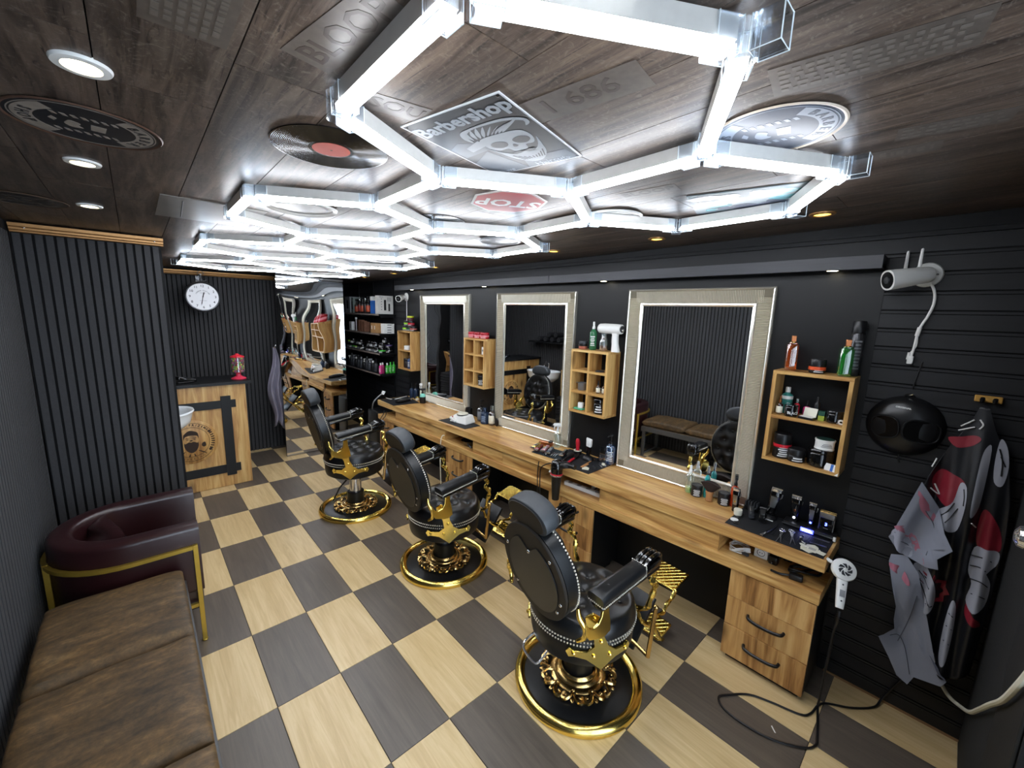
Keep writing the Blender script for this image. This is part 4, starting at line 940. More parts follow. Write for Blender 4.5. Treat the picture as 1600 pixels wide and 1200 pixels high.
clipper('tall black clipper standing on its own charger, left of the charging dock', (2.618, .605, MZ), M.Translation((0, 0, .022)) @ TR(0, 0, 0, 6, -4, 12), .175, .026, trim=satin)
t = thing('charging_stand', 'black charging stand under the tall black clipper', 'charger', (2.618, .605, MZ)); MB().lathe([(.040, 0), (.040, .008), (.030, .018), (.022, .0215)], 24, sx=1.1).build('base', black_pl, t)
MB().tube([(-.046, -.03, .004), (-.048, .03, .004)], .003, 6).build('trim', satin, t)
dk = thing('charging_dock', 'long black charging dock with a glowing blue sign on its front edge', 'charging dock', (2.622, .415, MR))
MB().rbox(-.045, .040, -.118, .118, 0, .026, .010).build('housing', black_pl, dk)
MB().box(-.050, -.0455, -.118, .118, .014, .019).build('front_trim', satin, dk); MB().rbox(-.052, -.040, -.125, -.112, .004, .026, .003, 1).build('end_cap', white_pl, dk)
sg = MB().box(-.0525, -.0455, -.028, .030, .004, .024).build('sign_plate', emit('blue_backlit_sign', '#1c2cff', 4.5), dk)
text('WAHL', .015, basis((-.0528, .001, .014), (0, -1, 0), (0, 0, 1), (-1, 0, 0)), led_white, sg, bold=.0006)
clipper('black clipper with a blue charge light, left device on the charging dock', (2.625, .488, MR + .0265), TR(0, 0, 0, 0, -3, 0), .155, .023, trim=gloss_black, led=led_white, accent=copper)
clipper('slim trimmer with a silver head, middle device on the charging dock', (2.625, .412, MR + .0265), TR(0, 0, 0, 0, -3, 0), .140, .017, trim=satin, led=led_blue)
sv = thing('foil_shaver', 'boxy silver-edged foil shaver, right device on the charging dock', 'shaver', (2.625, .345, MR + .0265))
MB().rbox(-.016, .016, -.030, .030, 0, .072, .006).build('body', gloss_black, sv)
for s_ in (-1, 1): MB().box(-.014, .014, s_ * .031 - .0015, s_ * .031 + .0015, .004, .085).build('side_trim', satin, sv)
MB().rbox(-.019, .019, -.034, .034, .0725, .100, .006).build('head', satin, sv)
for x in (-.008, .008): MB().tube(spl([(x, -.030, .100), (x, -.028, .104), (x, .028, .104), (x, .030, .100)], 3), .006, 8).build('foil', gold_old, sv)
text('3', .022, basis((-.0164, 0, .040), (0, -1, 0), (0, 0, 1), (-1, 0, 0)), led_blue, sv, 'display_digit', bold=.001); MB().box(-.0168, -.0162, -.010, .010, .016, .019).build('display_mark', ink_g, sv)
clipper('silver-bladed trimmer lying on the ribbed mat, left of the two', (2.50, .665, MZ + .02), lay(0, 0, 0, 18), .17, .017, body=dk_grey, trim=satin, name='trimmer')
clipper('black clipper with a patterned face lying on the ribbed mat, right of the silver trimmer', (2.50, .612, MZ + .02), lay(0, 0, 0, 14), .16, .020, trim=satin, name='trimmer')
t = thing('guard_comb_case', 'small black case of clipper guards at the back of the ribbed mat', 'case', (2.640, .708, MZ)); MB().rbox(-.022, .022, -.038, .038, 0, .03, .008).build('case', black_pl, t)
for k in range(5): MB().box(-.020, .020, -.035 + k * .015, -.027 + k * .015, .0302, .055).build('guard', dk_grey, t)
t = thing('black_comb', 'black cutting comb lying at the left edge of the ribbed mat', 'comb', (2.46, .715, MZ), 8); b = MB(); b.box(-.08, .08, .006, .014, 0, .004)
for k in range(40): b.box(-.079 + k * .004, -.077 + k * .004, -.012, .006, .0005, .0035)
b.build('comb', black_pl, t, smooth=0)
def scissors(label, loc, rz, m=steel):
    t = thing('scissors', label, 'scissors', loc, rz)
    for s_ in (-1, 1):
        b = MB(M.Translation((0, 0, .0022 * (1 + s_) / 2 + .0008)) @ M.Rotation(R(7 * s_), 4, 'Z')); b.prism([(-.01, -.004), (.09, -.0005), (.09, .0005), (-.01, .004), (-.05, .003), (-.05, -.003)], 0, .0018)
        q = [(-.066 + .016 * math.cos(2 * PI * k / 16), .010 * math.sin(2 * PI * k / 16) + s_ * .004, .0015) for k in range(16)]; b.tube(q, .0022, 6, True); b.build('blade', m, t)
    MB().lathe([(.004, .0005), (.004, .006), (0, .0065)], 10).build('pivot', satin, t)
scissors('steel scissors lying at the front of the ribbed mat', (2.43, .50, MR), -172); scissors('darker scissors lying right of the steel scissors on the ribbed mat', (2.46, .455, MR), -165, satin)
t = thing('straight_razor', 'black folding razor lying between the trimmers and the scissors', 'razor', (2.47, .553, MR), 175); MB().tube(spl([(-.07, 0, .006), (0, .004, .006), (.07, 0, .006)], 4), .005, 8, sy=.7).build('handle', black_pl, t); MB().prism([(.07, -.004), (.12, -.012), (.125, .002), (.07, .003)], .004, .006).build('blade', steel, t)
t = thing('neck_duster_clip', 'black curved clip lying in front of the charging dock', 'clip', (2.455, .405, MR), 30); MB().tube(spl([(-.04, 0, .008), (-.01, .014, .010), (.02, .004, .008), (.045, -.012, .006)], 5), .005, 6).build('clip', gloss_black, t); MB().ball((.02, .004, .010), .008, 8, 5).build('button', satin, t)
for i, (x, y) in enumerate(((2.545, .345), (2.475, .345))):
    t = thing('sectioning_clip', 'flat silver hair clip on the mat, %s the charging dock' % ('next to' if i == 0 else 'farther from'), 'hair clip', (x, y, MR), 96); MB().prism([(-.035, -.005), (.035, -.003), (.037, 0), (.035, .003), (-.035, .005)], .002, .004).build('upper_blade', satin, t); MB().prism([(-.035, -.004), (.034, -.0025), (.034, .0025), (-.035, .004)], 0, .0018).build('lower_blade', satin, t)
t = thing('paper_cards', 'fan of small cream price cards at the front right corner of the ribbed mat', 'cards', (2.405, .355, MZ))
for k, (a, x, y) in enumerate(((10, 0, .03), (-25, -.012, .005), (35, .012, -.01), (80, -.005, -.02), (-60, .02, .02), (5, .0, 0))):
    o = MB(TR(x, y, .0006 * k, 0, 0, a)).prism([(-.035, -.018), (.035, -.022), (.042, 0), (.035, .02), (-.035, .018)], 0, .0005).build('card', cream, t, smooth=0)
b = MB(M.Translation((0, 0, .0036)))
for k in range(6): b.box(-.012, .012, -.014 + k * .005, -.0115 + k * .005, 0, .0004)
b.build('card_print', ink_g, t)
jar('small cream jar with a domed lid standing at the left edge of the ribbed mat', (2.505, .738, MZ), .022, .036, cream, cream, .5)
t = tag(MB().lathe([(.020, 0), (.021, .002), (.020, .005), (.012, .0055), (0, .004)], 24).build('token', white_pl, loc=(2.425, .728, MZ)), 'round white token lying at the front left corner of the ribbed mat', 'token')
# ---------------------------------------------------------------- beside the nearest mirror
bottle('clear spray bottle with pale green liquid by the nearest mirror', (2.600, 1.072, WT), .026, .185, clear_g, white_pl, 'mist', fill=pale_green)
jar('black jar with white print, left of the wooden shaving brush', (2.584, 1.016, WT), .034, .075, black_pl, black_pl, .22, lines=7)
jar('black jar with white print, right of the wooden shaving brush', (2.590, .850, WT), .034, .078, black_pl, black_pl, .25, lines=7)
bottle('teal bottle with black spray head behind the left black jar', (2.608, .965, WT), .017, .205, teal_g, black_pl, 'mist')
bottle('orange red bottle with black trigger behind the right black jar', (2.612, .800, WT), .022, .205, rust_g, black_pl, 'trigger', rz=20)
t = thing('neck_brush', 'wide dark brown neck brush standing on its turned wooden handle', 'brush', (2.570, .930, WT)); MB().lathe([(.018, 0), (.022, .006), (.019, .025), (.020, .045), (.024, .058), (.022, .064)], 24).build('handle', wood_sm, t)
b = MB(); n = 20; vs = []
for j in range(7):
    v = j / 6
    for k in range(n):
        a = 2 * PI * k / n; vs.append((.016 * (1 + .3 * v) * math.cos(a), (.020 + .042 * v ** .7) * math.sin(a), .064 + (.062 - .020 * math.sin(a) ** 2 * v) * v))
b.add(vs, [list(range(n))[::-1], [6 * n + k for k in range(n)]] + [(j * n + k, j * n + (k + 1) % n, (j + 1) * n + (k + 1) % n, (j + 1) * n + k) for j in range(6) for k in range(n)]); b.build('bristles', bristle, t, smooth=50)
clipper('slim black trimmer standing upright at the foot of the nearest mirror', (2.550, .770, WT), M(), .150, .019, accent=gold, name='trimmer')
# ---------------------------------------------------------------- middle mat
mat_sheet('black mat with combs and chargers between the nearest and middle mirrors', [(2.312, 1.888), (2.318, 1.676), (2.645, 1.676), (2.645, 2.12), (2.45, 2.12), (2.33, 1.92)][::-1])
t = thing('red_trimmer_stand', 'red trimmer standing in a cream ringed base', 'trimmer', (2.605, 2.005, MZ)); MB().lathe([(.034, 0), (.034, .022), (.030, .026)], 24).build('base', black_pl, t); MB().lathe([(.031, .024), (.033, .030), (.024, .032), (.023, .026)], 24).build('ring', cream, t)
b = MB(); loft(b, [(.03, 0, 0, .012, .013), (.07, 0, 0, .014, .016), (.10, -.003, 0, .016, .017), (.118, -.006, 0, .014, .014), (.128, -.006, 0, .008, .01)]); b.build('body', red_pl, t, smooth=50)
t = thing('white_clipper_stand', 'white clipper standing on a black charging foot', 'hair clipper', (2.555, 1.862, MZ)); MB().lathe([(.048, 0), (.048, .012), (.036, .028), (.022, .034)], 28, sx=.9).build('foot', black_pl, t)
b = MB(TR(0, 0, .033, 8, -6, 0)); loft(b, [(0, 0, 0, .012, .015), (.06, 0, 0, .013, .017), (.085, -.002, 0, .015, .021)]); b.build('body', gloss_black, t, smooth=50)
b = MB(TR(0, 0, .033, 8, -6, 0)); loft(b, [(.0845, -.002, 0, .0155, .0215), (.11, -.003, 0, .017, .024), (.142, -.006, 0, .012, .026), (.152, -.008, 0, .006, .026)]); b.build('shell', white_pl, t, smooth=50)
MB(TR(0, 0, .033, 8, -6, 0)).ball((-.015, 0, .10), (.004, .006, .009), 8, 6).build('switch', dk_grey, t)
bottle('large blue pump bottle beside the nearest mirror frame', (2.618, 1.700, MZ), .038, .235, blue_g, black_pl, 'pump', lab=None, lines=6, fill=blue_g)
t = thing('clear_stand', 'clear acrylic holder in front of the blue pump bottle', 'holder', (2.553, 1.708, MZ)); b = MB(); b.box(-.02, .02, -.03, .03, 0, .004); b.box(-.02, -.017, -.03, .03, .004, .15); b.build('holder', acrylic, t); MB().box(-.024, -.0205, -.022, .004, .006, .024).build('tag', cream, t)
def comb(label, x, y, rz, l, m, z=MZ):
    t = thing('styling_comb', label, 'comb', (x, y, z), rz); b = MB(); b.box(-l / 2, l / 2, .004, .012, 0, .004)
    for k in range(int(l * .62 / .004)): b.box(-l / 2 + k * .004, -l / 2 + k * .004 + .002, -.012, .004, .0005, .0035)
    b.tube([(l * .12, .006, .003), (l / 2 + .06, .004, .003)], .004, 6); b.build('comb', m, t, smooth=0)
t = thing('fade_brush', 'fade brush with a red handle lying across the middle mat', 'brush', (2.45, 1.925, MZ), -165); MB().tube(spl([(-.02, 0, .010), (.04, 0, .011), (.11, 0, .009)], 4), [.007, .008, .008, .009, .009, .009, .009, .008, .007], 8).build('handle', red_pl, t); MB().rbox(-.11, -.02, -.012, .012, .002, .012, .004, 2).build('head', black_pl, t)
b = MB()
for i in range(18):
    for j in range(4): b.box(-.106 + i * .0047, -.1045 + i * .0047, -.009 + j * .005, -.0075 + j * .005, .012, .026)
tag(b.build('bristles', bristle, t, smooth=0), kind='stuff')
comb('wooden comb lying on the middle mat', 2.46, 1.80, 10, .16, wood_sm)
t = thing('paper_card', 'crumpled white card lying on the front of the middle mat', 'card', (2.385, 1.755, MZ), 40); MB().prism([(-.03, -.02), (.01, -.028), (.035, -.01), (.03, .02), (-.02, .026)], 0, .002).build('card', cream, t)
for i, (x, y) in enumerate(((2.46, 1.73), (2.515, 1.712))):
    t = thing('sectioning_clip', 'silver hair clip on the middle mat, %s the white card' % ('nearer' if i == 0 else 'farther from'), 'hair clip', (x, y, MZ), 60); MB().prism([(-.025, -.005), (.025, -.003), (.027, 0), (.025, .003), (-.025, .005)], .002, .004).build('upper_blade', satin, t); MB().prism([(-.025, -.004), (.024, -.0025), (.024, .0025), (-.025, .004)], 0, .0018).build('lower_blade', satin, t)
t = thing('clip_holder', 'small black clip holder by the blue pump bottle', 'holder', (2.60, 1.775, MZ)); MB().rbox(-.018, .018, -.02, .02, 0, .028, .006).build('cup', black_pl, t); MB().tube([(0, 0, .025), (.004, .01, .05)], .004, 6).build('clip', satin, t)
# tool roll with clippers and clips, left of the mat
t = thing('tool_roll', 'open dark tool mat under the row of clippers and hair clips', 'mat', (2.445, 2.14, WT), 6); MB().prism([(-.10, -.13), (.10, -.13), (.10, .14), (-.10, .14)], 0, .004).build('sheet', plain('dark_teal_fabric', '#18242b', .8), t)
for i, (x, y, a, nm, bd, tr_) in enumerate(((2.425, 2.332, 200, 'gold clipper lying at the left end of the row by the middle mirror', gold, steel), (2.405, 2.288, 205, 'red clipper lying second in the row by the middle mirror', plain('dark_red_gloss', '#7c1a22', .2), gold), (2.43, 2.238, 205, 'pink trimmer lying third in the row by the middle mirror', plain('rose_gloss', '#b87f86', .25), satin), (2.425, 2.185, 208, 'navy clipper lying fourth in the row by the middle mirror', navy_pl, satin), (2.47, 2.072, 205, 'black clipper lying at the right end of the row by the middle mirror', gloss_black, dk_grey))):
    clipper(nm, (x + .07, y, WT + .024), lay(0, 0, 0, a), .165, .018, body=bd, trim=tr_)
t = thing('copper_clipper_box', 'copper brown clipper block standing behind the row by the middle mirror', 'hair clipper', (2.565, 2.325, WT), 20); MB().rbox(-.03, .03, -.06, .06, 0, .032, .010).build('body', copper, t); MB().rbox(-.024, .024, -.061, -.03, .0322, .044, .006).build('head', black_pl, t)
for k in range(7):
    t = thing('hair_clip', 'silver hair clip in the fan of clips on the tool mat, %s from the left' % ORD[k], 'hair clip', (2.40 + .004 * k, 2.165 - .016 * k, WT + .0045), 12, 'fan of silver clips on the tool mat'); MB().tube(spl([(-.045, 0, .004), (0, .002, .010), (.045, 0, .006)], 3), .0032, 6).build('clip', satin, t)
t = thing('paddle_brush', 'black paddle hair brush lying right of the tool mat', 'brush', (2.46, 1.985, MZ), 200); MB().ball((-.05, 0, .014), (.055, .030, .011), 14, 8).build('head', black_pl, t); MB().tube(spl([(.0, 0, .012), (.05, 0, .011), (.10, 0, .010)], 3), [.007, .008, .009, .009, .008, .008, .006], 8).build('handle', black_pl, t)
bottle('white trigger mist bottle at the right foot of the middle mirror', (2.600, 2.225, WT), .032, .215, clear_g, white_pl, 'trigger', rz=-40)
# ---------------------------------------------------------------- third mat
mat_sheet('black mat under the white paper strip box', [(2.262, 3.58), (2.289, 3.144), (2.484, 3.150), (2.50, 3.46), (2.47, 3.59)][::-1])
t = thing('neck_strip_box', 'crumpled white box of neck strips with a round lid on the black mat', 'box', (2.425, 3.375, MZ), 8)
MB().add([(-.075, -.12, 0), (.075, -.12, 0), (.075, .12, 0), (-.075, .12, 0), (-.05, -.085, .075), (.055, -.10, .085), (.05, .09, .085), (-.045, .085, .07)], [(3, 2, 1, 0), (4, 5, 6, 7), (0, 1, 5, 4), (1, 2, 6, 5), (2, 3, 7, 6), (3, 0, 4, 7)]).build('carton', paper, t, bevel=.008)
MB().lathe([(.058, .083), (.060, .090), (.056, .094), (0, .096)], 28).build('lid', cream, t); MB().lathe([(.061, .080), (.062, .084), (.058, .0855)], 28).build('seal', dk_grey, t)
b = MB(TR(-.082, .07, .02, 20, 0, 0)); b.prism([(-.01, -.045), (.05, -.05), (.06, .0), (.04, .05), (-.005, .04)], 0, .02); b.build('paper_strip', paper, t, bevel=.004); MB().ball((-.070, .075, .055), .007, 8, 5).build('red_mark', red_pl, t)
t = thing('black_cup', 'black cylindrical pot behind the neck strip box', 'pot', (2.58, 3.475, WT)); MB().lathe([(.036, 0), (.036, .10), (.038, .112), (.032, .112), (.031, .02), (0, .02)], 24).build('pot', black_pl, t); MB().tube([(-.038, 0, .03), (-.045, 0, .10)], .004, 6).build('clip', dk_grey, t)
bottle('tall dark pump bottle with a grey label, behind the mat by the middle mirror', (2.605, 3.300, WT), .036, .225, clear('smoky_plastic', '#6a6d74', .15, .05, .25), black_pl, 'pump', lab=ink_g, lines=6, lm=ink, rz=180)
bottle('navy bottle with pale label bars, in front of the pump bottle', (2.575, 3.195, WT), .042, .165, navy_pl, navy_pl, 'cap', lines=7, lm=plain('pale_blue_print', '#8fa0b8', .5))
bottle('brown glass spray bottle with a cream label near the middle mirror', (2.595, 3.105, WT), .034, .20, brown_g, black_pl, 'mist', lab=cream)
t = thing('hand_mirror_brush', 'small black oval brush leaning by the brown spray bottle', 'brush', (2.60, 3.035, WT)); MB().ball((0, 0, .045), (.012, .030, .044), 14, 8).build('head', black_pl, t); MB().tube([(0, .025, .07), (0, .045, .15)], .007, 8).build('handle', black_pl, t)
# ---------------------------------------------------------------- far mat
mat_sheet('black mat at the far left end of the worktop', [(2.196, 4.46), (2.52, 4.42), (2.60, 4.86), (2.21, 4.86)])
comb('short white comb at the far end of the worktop', 2.33, 4.82, 100, .05, white_pl, MZ)
comb('long white comb at the far end of the worktop', 2.45, 4.80, 20, .16, white_pl, MZ)
t = thing('travel_dryer', 'black and steel hair clipper lying on the far mat', 'hair clipper', (2.37, 4.56, MZ + .022), 10); b = MB(M.Rotation(R(90), 4, 'Y')); loft(b, [(-.10, 0, 0, .018, .022), (-.05, 0, 0, .02, .026), (.05, 0, 0, .02, .026), (.10, 0, 0, .013, .024)]); b.build('body', black_pl, t, smooth=50); MB(M.Rotation(R(90), 4, 'Y')).box(-.016, .01, -.024, .024, .1005, .115).build('blade', steel, t); MB().rbox(-.06, .07, -.012, .012, .020, .024, .005, 2).build('face_plate', satin, t)
bottle('dark navy pump bottle on the far mat, left of two', (2.60, 4.752, MZ), .030, .19, navy_pl, black_pl, 'pump', rz=180); bottle('dark navy pump bottle on the far mat, right of two', (2.612, 4.665, MZ), .030, .20, navy_pl, black_pl, 'pump', rz=180)
jar('small gold-lidded cream jar on the far mat', (2.57, 4.56, MZ), .022, .05, cream, gold, .4)
bottle('white slim spray bottle by the farthest mirror', (2.585, 4.485, WT), .018, .235, cream, white_pl, 'trigger', rz=-20)
tb_ = bottle('teal and black spray bottle by the farthest mirror', (2.555, 4.40, WT), .034, .185, plain('pale_teal_plastic', '#7fd0bd', .35), black_pl, 'trigger', lab=None, rz=170)
MB().lathe([(.0345, .0), (.0365, .004), (.0365, .08), (.0345, .08), (.0345, .0)], 24).build('dark_sleeve', black_pl, tb_)
# ---------------------------------------------------------------- in the open cubbies of the counter
SZ = .6185
t = thing('black_bowl', 'black colour mixing bowl in the open cubby under the worktop', 'bowl', (2.36, 3.16, SZ)); MB().lathe([(.035, 0), (.06, .012), (.085, .055), (.088, .057), (.082, .055), (.057, .015), (0, .012)], 36).build('bowl', gloss_black, t); MB().tube([(-.07, -.06, .045), (-.09, -.15, .03)], .007, 6).build('brush_handle', black_pl, t)
t = thing('power_strip', 'white power strip lying in the cubby behind the hair dryer', 'power strip', (2.40, 1.77, SZ), 4); MB().rbox(-.022, .022, -.17, .17, 0, .03, .006).build('housing', white_pl, t)
for k in range(4): MB().lathe([(.017, .0302), (.019, .031), (.016, .0305)], 16, (0, -.12 + .08 * k, 0)).build('socket', grey_pl, t)
t = thing('plug_adapter', 'white plug standing on the power strip', 'plug', (2.47, 1.72, SZ)); MB().rbox(-.018, .018, -.02, .02, 0, .085, .006).build('body', white_pl, t); MB().tube(spl([(0, -.02, .04), (-.03, -.03, .03), (-.05, 0, .02)], 4), .004, 6).build('cable', black_pl, t)
def cable(label, pts, r, m, name='cable', cl=False):
    o = MB().tube(spl(pts, 8, cl), r, 8).build(name, m); return tag(o, label, 'cable')
pts = []
for k in range(60):
    a = 2 * PI * k / 14; pts.append((2.455 + (.052 + .008 * math.sin(k * 1.7)) * math.cos(a), .690 + (.048 + .006 * math.cos(k * 2.3)) * math.sin(a), SZ + .006 + .0006 * k + .006 * math.sin(k * .9)))
pts += [(2.44, .70, SZ + .07), (2.50, .72, SZ + .10)]
t = thing('charger_cable', 'coil of white charger cable with its plug in the right cubby', 'cable', (2.455, .675, SZ)); MB(M.Translation((-2.455, -.675, -SZ))).tube(spl(pts, 3), .0035, 6).build('cord', white_pl, t)
MB(TR(.0, -.02, .025, 0, 20, 30)).rbox(-.03, .02, -.014, .014, -.012, .012, .005).build('plug', white_pl, t); MB(TR(-.05, -.03, .02, 0, 10, 60)).rbox(-.02, .02, -.01, .01, -.007, .007, .004).build('connector', dk_grey, t)
t = thing('socket_block', 'white two-pin socket block in the right cubby', 'socket', (2.49, .585, SZ)); MB().rbox(-.025, .025, -.035, .035, 0, .062, .006).build('housing', white_pl, t)
b = MB(basis((-.0252, 0, .032), (0, -1, 0), (0, 0, 1), (-1, 0, 0))); b.lathe([(.019, -.002), (.020, .001), (.018, .001), (.017, -.002), (.019, -.002)], 24); b.ball((-.006, 0, 0), .003, 6, 4); b.ball((.006, 0, 0), .003, 6, 4); b.build('socket', dk_grey, t)
for i, (x, y, a) in enumerate(((2.475, .522, 0), (2.565, .525, 0), (2.572, .475, 0))):
    t = thing('black_plug', 'black mains adapter in the right cubby, %s from the white socket block' % ORD[i], 'plug', (x, y, SZ), a, 'black adapters in the right cubby'); MB().rbox(-.03, .03, -.022, .022, 0, .045, .010).build('body', black_pl, t); MB().tube(spl([(-.03, 0, .02), (-.036, 0, .016), (-.040, 0, .010)], 4), .005, 6).build('strain_relief', black_pl, t)
cable('bundle of black cable folded in the right cubby', [(2.49, .445, SZ + .012), (2.44, .44, SZ + .010), (2.46, .40, SZ + .016), (2.54, .36, SZ + .012), (2.55, .325, SZ + .014), (2.50, .33, SZ + .012), (2.45, .40, SZ + .024), (2.44, .44, SZ + .026), (2.48, .42, SZ + .034), (2.53, .37, SZ + .032), (2.56, .33, SZ + .03), (2.52, .34, SZ + .04), (2.45, .43, SZ + .036)], .006, black_pl)
t = thing('inline_plug', 'black plug with a thick cable lying at the front of the right cubby', 'plug', (2.392, .40, SZ), 100); MB(TR(0, 0, .016, 0, 0, 0)).rbox(-.03, .03, -.018, .018, -.015, .015, .008).build('plug', black_pl, t); MB().tube(spl([(.03, 0, .014), (.07, .01, .010), (.11, .0, .008)], 4), .006, 8).build('cord', black_pl, t)
# ---------------------------------------------------------------- dryer hung on the counter edge
hd = thing('hair_dryer', 'black hair dryer hanging nozzle down from the front edge of the counter', 'hair dryer', (2.235, 1.905, .70))
b = MB(); b.lathe([(.0, .165), (.022, .162), (.038, .150), (.045, .125), (.047, .09), (.044, .06)], 32); b.build('barrel', gloss_black, hd)
MB().lathe([(.0455, .050), (.047, .054), (.047, .060), (.0445, .0605)], 32).build('red_band', red_pl, hd); MB().lathe([(.044, .040), (.0475, .042), (.0475, .0495), (.044, .050)], 32).build('steel_band', steel, hd)
MB().lathe([(.042, .040), (.038, .02), (.030, -.10), (.027, -.15), (.024, -.15), (.024, .0)], 32).build('nozzle', black_pl, hd)
b = MB(); b.tube(spl([(0, -.03, .12), (.0, -.07, .135), (.0, -.12, .15), (.0, -.17, .152)], 5), [.022] * 6 + [.020] * 5 + [.018] * 5, 10); b.build('handle', black_pl, hd); MB().box(-.022, -.018, -.12, -.08, .135, .150).build('switch', dk_grey, hd)
MB().tube(spl([(0, .045, .05), (0, .062, .055), (0, .070, .045)], 4), .007, 8).build('hang_ring', white_pl, hd)
MB(M.Translation(-hd.location)).tube(spl([(2.235, 1.74, .852), (2.225, 1.80, .875), (2.215, 1.93, .835), (2.205, 2.0, .80), (2.225, 2.06, .74), (2.235, 2.07, .60), (2.245, 2.065, .45), (2.25, 2.06, .30), (2.26, 2.06, .05), (2.27, 2.07, .006)], 8), .0045, 8).build('cord', black_pl, hd)
cable('thin black cable hanging left of the hair dryer', [(2.245, 2.10, .79), (2.235, 2.10, .70), (2.24, 2.10, .55), (2.245, 2.11, .30), (2.25, 2.12, .03)], .004, black_pl)
cable('pale cable hanging from the cubby behind the middle chair', [(2.25, 3.445, .672), (2.225, 3.45, .668), (2.21, 3.455, .60), (2.205, 3.455, .40), (2.21, 3.45, .15), (2.215, 3.445, .006)], .005, cream)
cable('black cable hanging from the far end of the counter, left of two', [(2.184, 4.69, .70), (2.172, 4.69, .655), (2.128, 4.70, .56), (2.122, 4.70, .30), (2.125, 4.70, .006)], .005, black_pl)
cable('black cable hanging from the far end of the counter, right of two', [(2.186, 4.63, .70), (2.174, 4.63, .65), (2.130, 4.64, .56), (2.124, 4.64, .25), (2.128, 4.64, .006)], .005, plain('dark_brown_cord', '#2c1d15', .5))
# ---------------------------------------------------------------- white hand dryer at the right end
FN = V((-.72, -.42, .55)).normalized(); FX = V((0, 0, 1)).cross(FN).normalized(); FY = FN.cross(FX)
ft = thing('facial_dryer', 'white hand-held dryer with a round swirl grille clipped to the counter end', 'dryer', (2.375, .222, .775))
TT = basis((0, 0, 0), FX, FY, FN) @ M.Rotation(R(-10), 4, 'Z')
MB(TT).lathe([(0, -.028), (.028, -.026), (.047, -.012), (.051, .004), (.047, .014), (.034, .019), (0, .020)], 36).build('head', white_pl, ft)
b = MB(TT)
for k in range(7):
    a0 = 360 * k / 7; q = []
    for i in range(6): r = .010 + .018 * i / 5; a = R(a0 + 38 * i / 5); q.append((r * math.cos(a), r * math.sin(a)))
    for i in range(5, -1, -1): r = .010 + .018 * i / 5; a = R(a0 + 38 * i / 5 + 30 + 8 * math.sin(PI * i / 5)); q.append((r * math.cos(a), r * math.sin(a)))
    b.prism(q, .0175, .0212)
b.build('swirl_grille', dk_grey, ft, smooth=0)
MB(TT).ball((0, 0, .020), (.010, .010, .003), 12, 6).build('hub', white_pl, ft)
b = MB(TT @ TR(.0, -.045, -.004, 90, 0, 0)); loft(b, [(0, 0, 0, .021, .014), (.04, 0, 0, .019, .014), (.10, 0, -.002, .017, .012), (.128, 0, -.004, .015, .010)]); b.build('handle', white_pl, ft, smooth=50)
MB(TT).box(-.010, .010, -.122, -.092, .0075, .0105).build('display', grey_pl, ft); MB(TT).ball((0, -.068, .009), (.004, .004, .003), 8, 5).build('button', dk_grey, ft); MB(TT).ball((0, -.140, .006), (.004, .004, .003), 8, 5).build('button', dk_grey, ft)
MB(TT).tube([(-.045, .02, -.01), (-.066, .028, -.012)], .009, 8).build('clip', white_pl, ft)
hb = TT @ V((0, -.175, -.002)) + V((2.375, .222, .775))
cable('long black cable of the white hand dryer trailing in a loop over the floor', [(hb.x, hb.y, hb.z - .012), (hb.x, hb.y, hb.z - .06), (2.36, .215, .45), (2.37, .222, .20), (2.385, .225, .05), (2.385, .226, .007), (2.296, .209, .006), (2.19, .190, .006), (2.138, .186, .006), (2.082, .221, .006), (2.015, .331, .006), (1.993, .449, .006), (2.005, .54, .006), (2.05, .580, .006), (2.106, .550, .006), (2.186, .482, .006), (2.227, .390, .006), (2.262, .275, .006), (2.31, .24, .006), (2.42, .213, .008), (2.505, .110, .006), (2.599, .034, .006), (2.66, .012, .03), (2.672, -.02, .12), (2.672, -.045, .19)], .0052, black_pl)
cable('thin black cable hanging behind the white hand dryer', [(2.56, .26, .63), (2.60, .235, .60), (2.58, .24, .45), (2.60, .235, .25), (2.60, .24, .10), (2.62, .25, .01)], .004, black_pl)
tag(MB(TR(2.08, .34, .0005, 0, 0, 40)).prism([(-.018, -.003), (.018, -.002), (.016, .003), (-.016, .002)], 0, .002).build('paper_scrap', paper), 'small white paper scrap on the dark tile inside the cable loop', 'paper')
# ================================================================ things on and in the wall cubbies
def Zc(r, rows): return 1.17 + .498 * r / rows + .0092 if r else 1.1885
ZT = 1.6685; X0 = XP - .001
# nearest cubby
bottle('amber square cologne bottle with a gold cap on the nearest wall cubby', (2.60, .607, ZT), .026, .185, amber_g, copper, 'perfume', sq=1.15, rz=20)
jar('black wax tin with an orange band on the nearest wall cubby', (2.585, .484, ZT), .036, .072, black_pl, black_pl, .52, band=orange_pl, lines=3)
bottle('green square cologne bottle with a gold cap on the nearest wall cubby', (2.575, .372, ZT), .027, .180, green_g, copper, 'perfume', sq=1.15, rz=15)
t = thing('spray_can', 'tall black hair spray can behind the green cologne bottle', 'spray can', (2.632, .349, ZT)); MB().lathe([(.024, 0), (.026, .004), (.026, .20), (.022, .212)], 24).build('can', plain('dark_metal_can', '#4a4a4c', .3, .7), t); MB().lathe([(.0262, .2125), (.0268, .215), (.0268, .268), (.024, .272), (0, .272)], 24).build('cap', black_pl, t); prints(t, .0266, .03, .18, 9, ink_g)
z = Zc(1, 2)
bottle('brown glass dropper bottle with a cream label, far left in the nearest cubby', (2.555, .618, z), .016, .105, brown_g, copper, 'dropper', lab=cream)
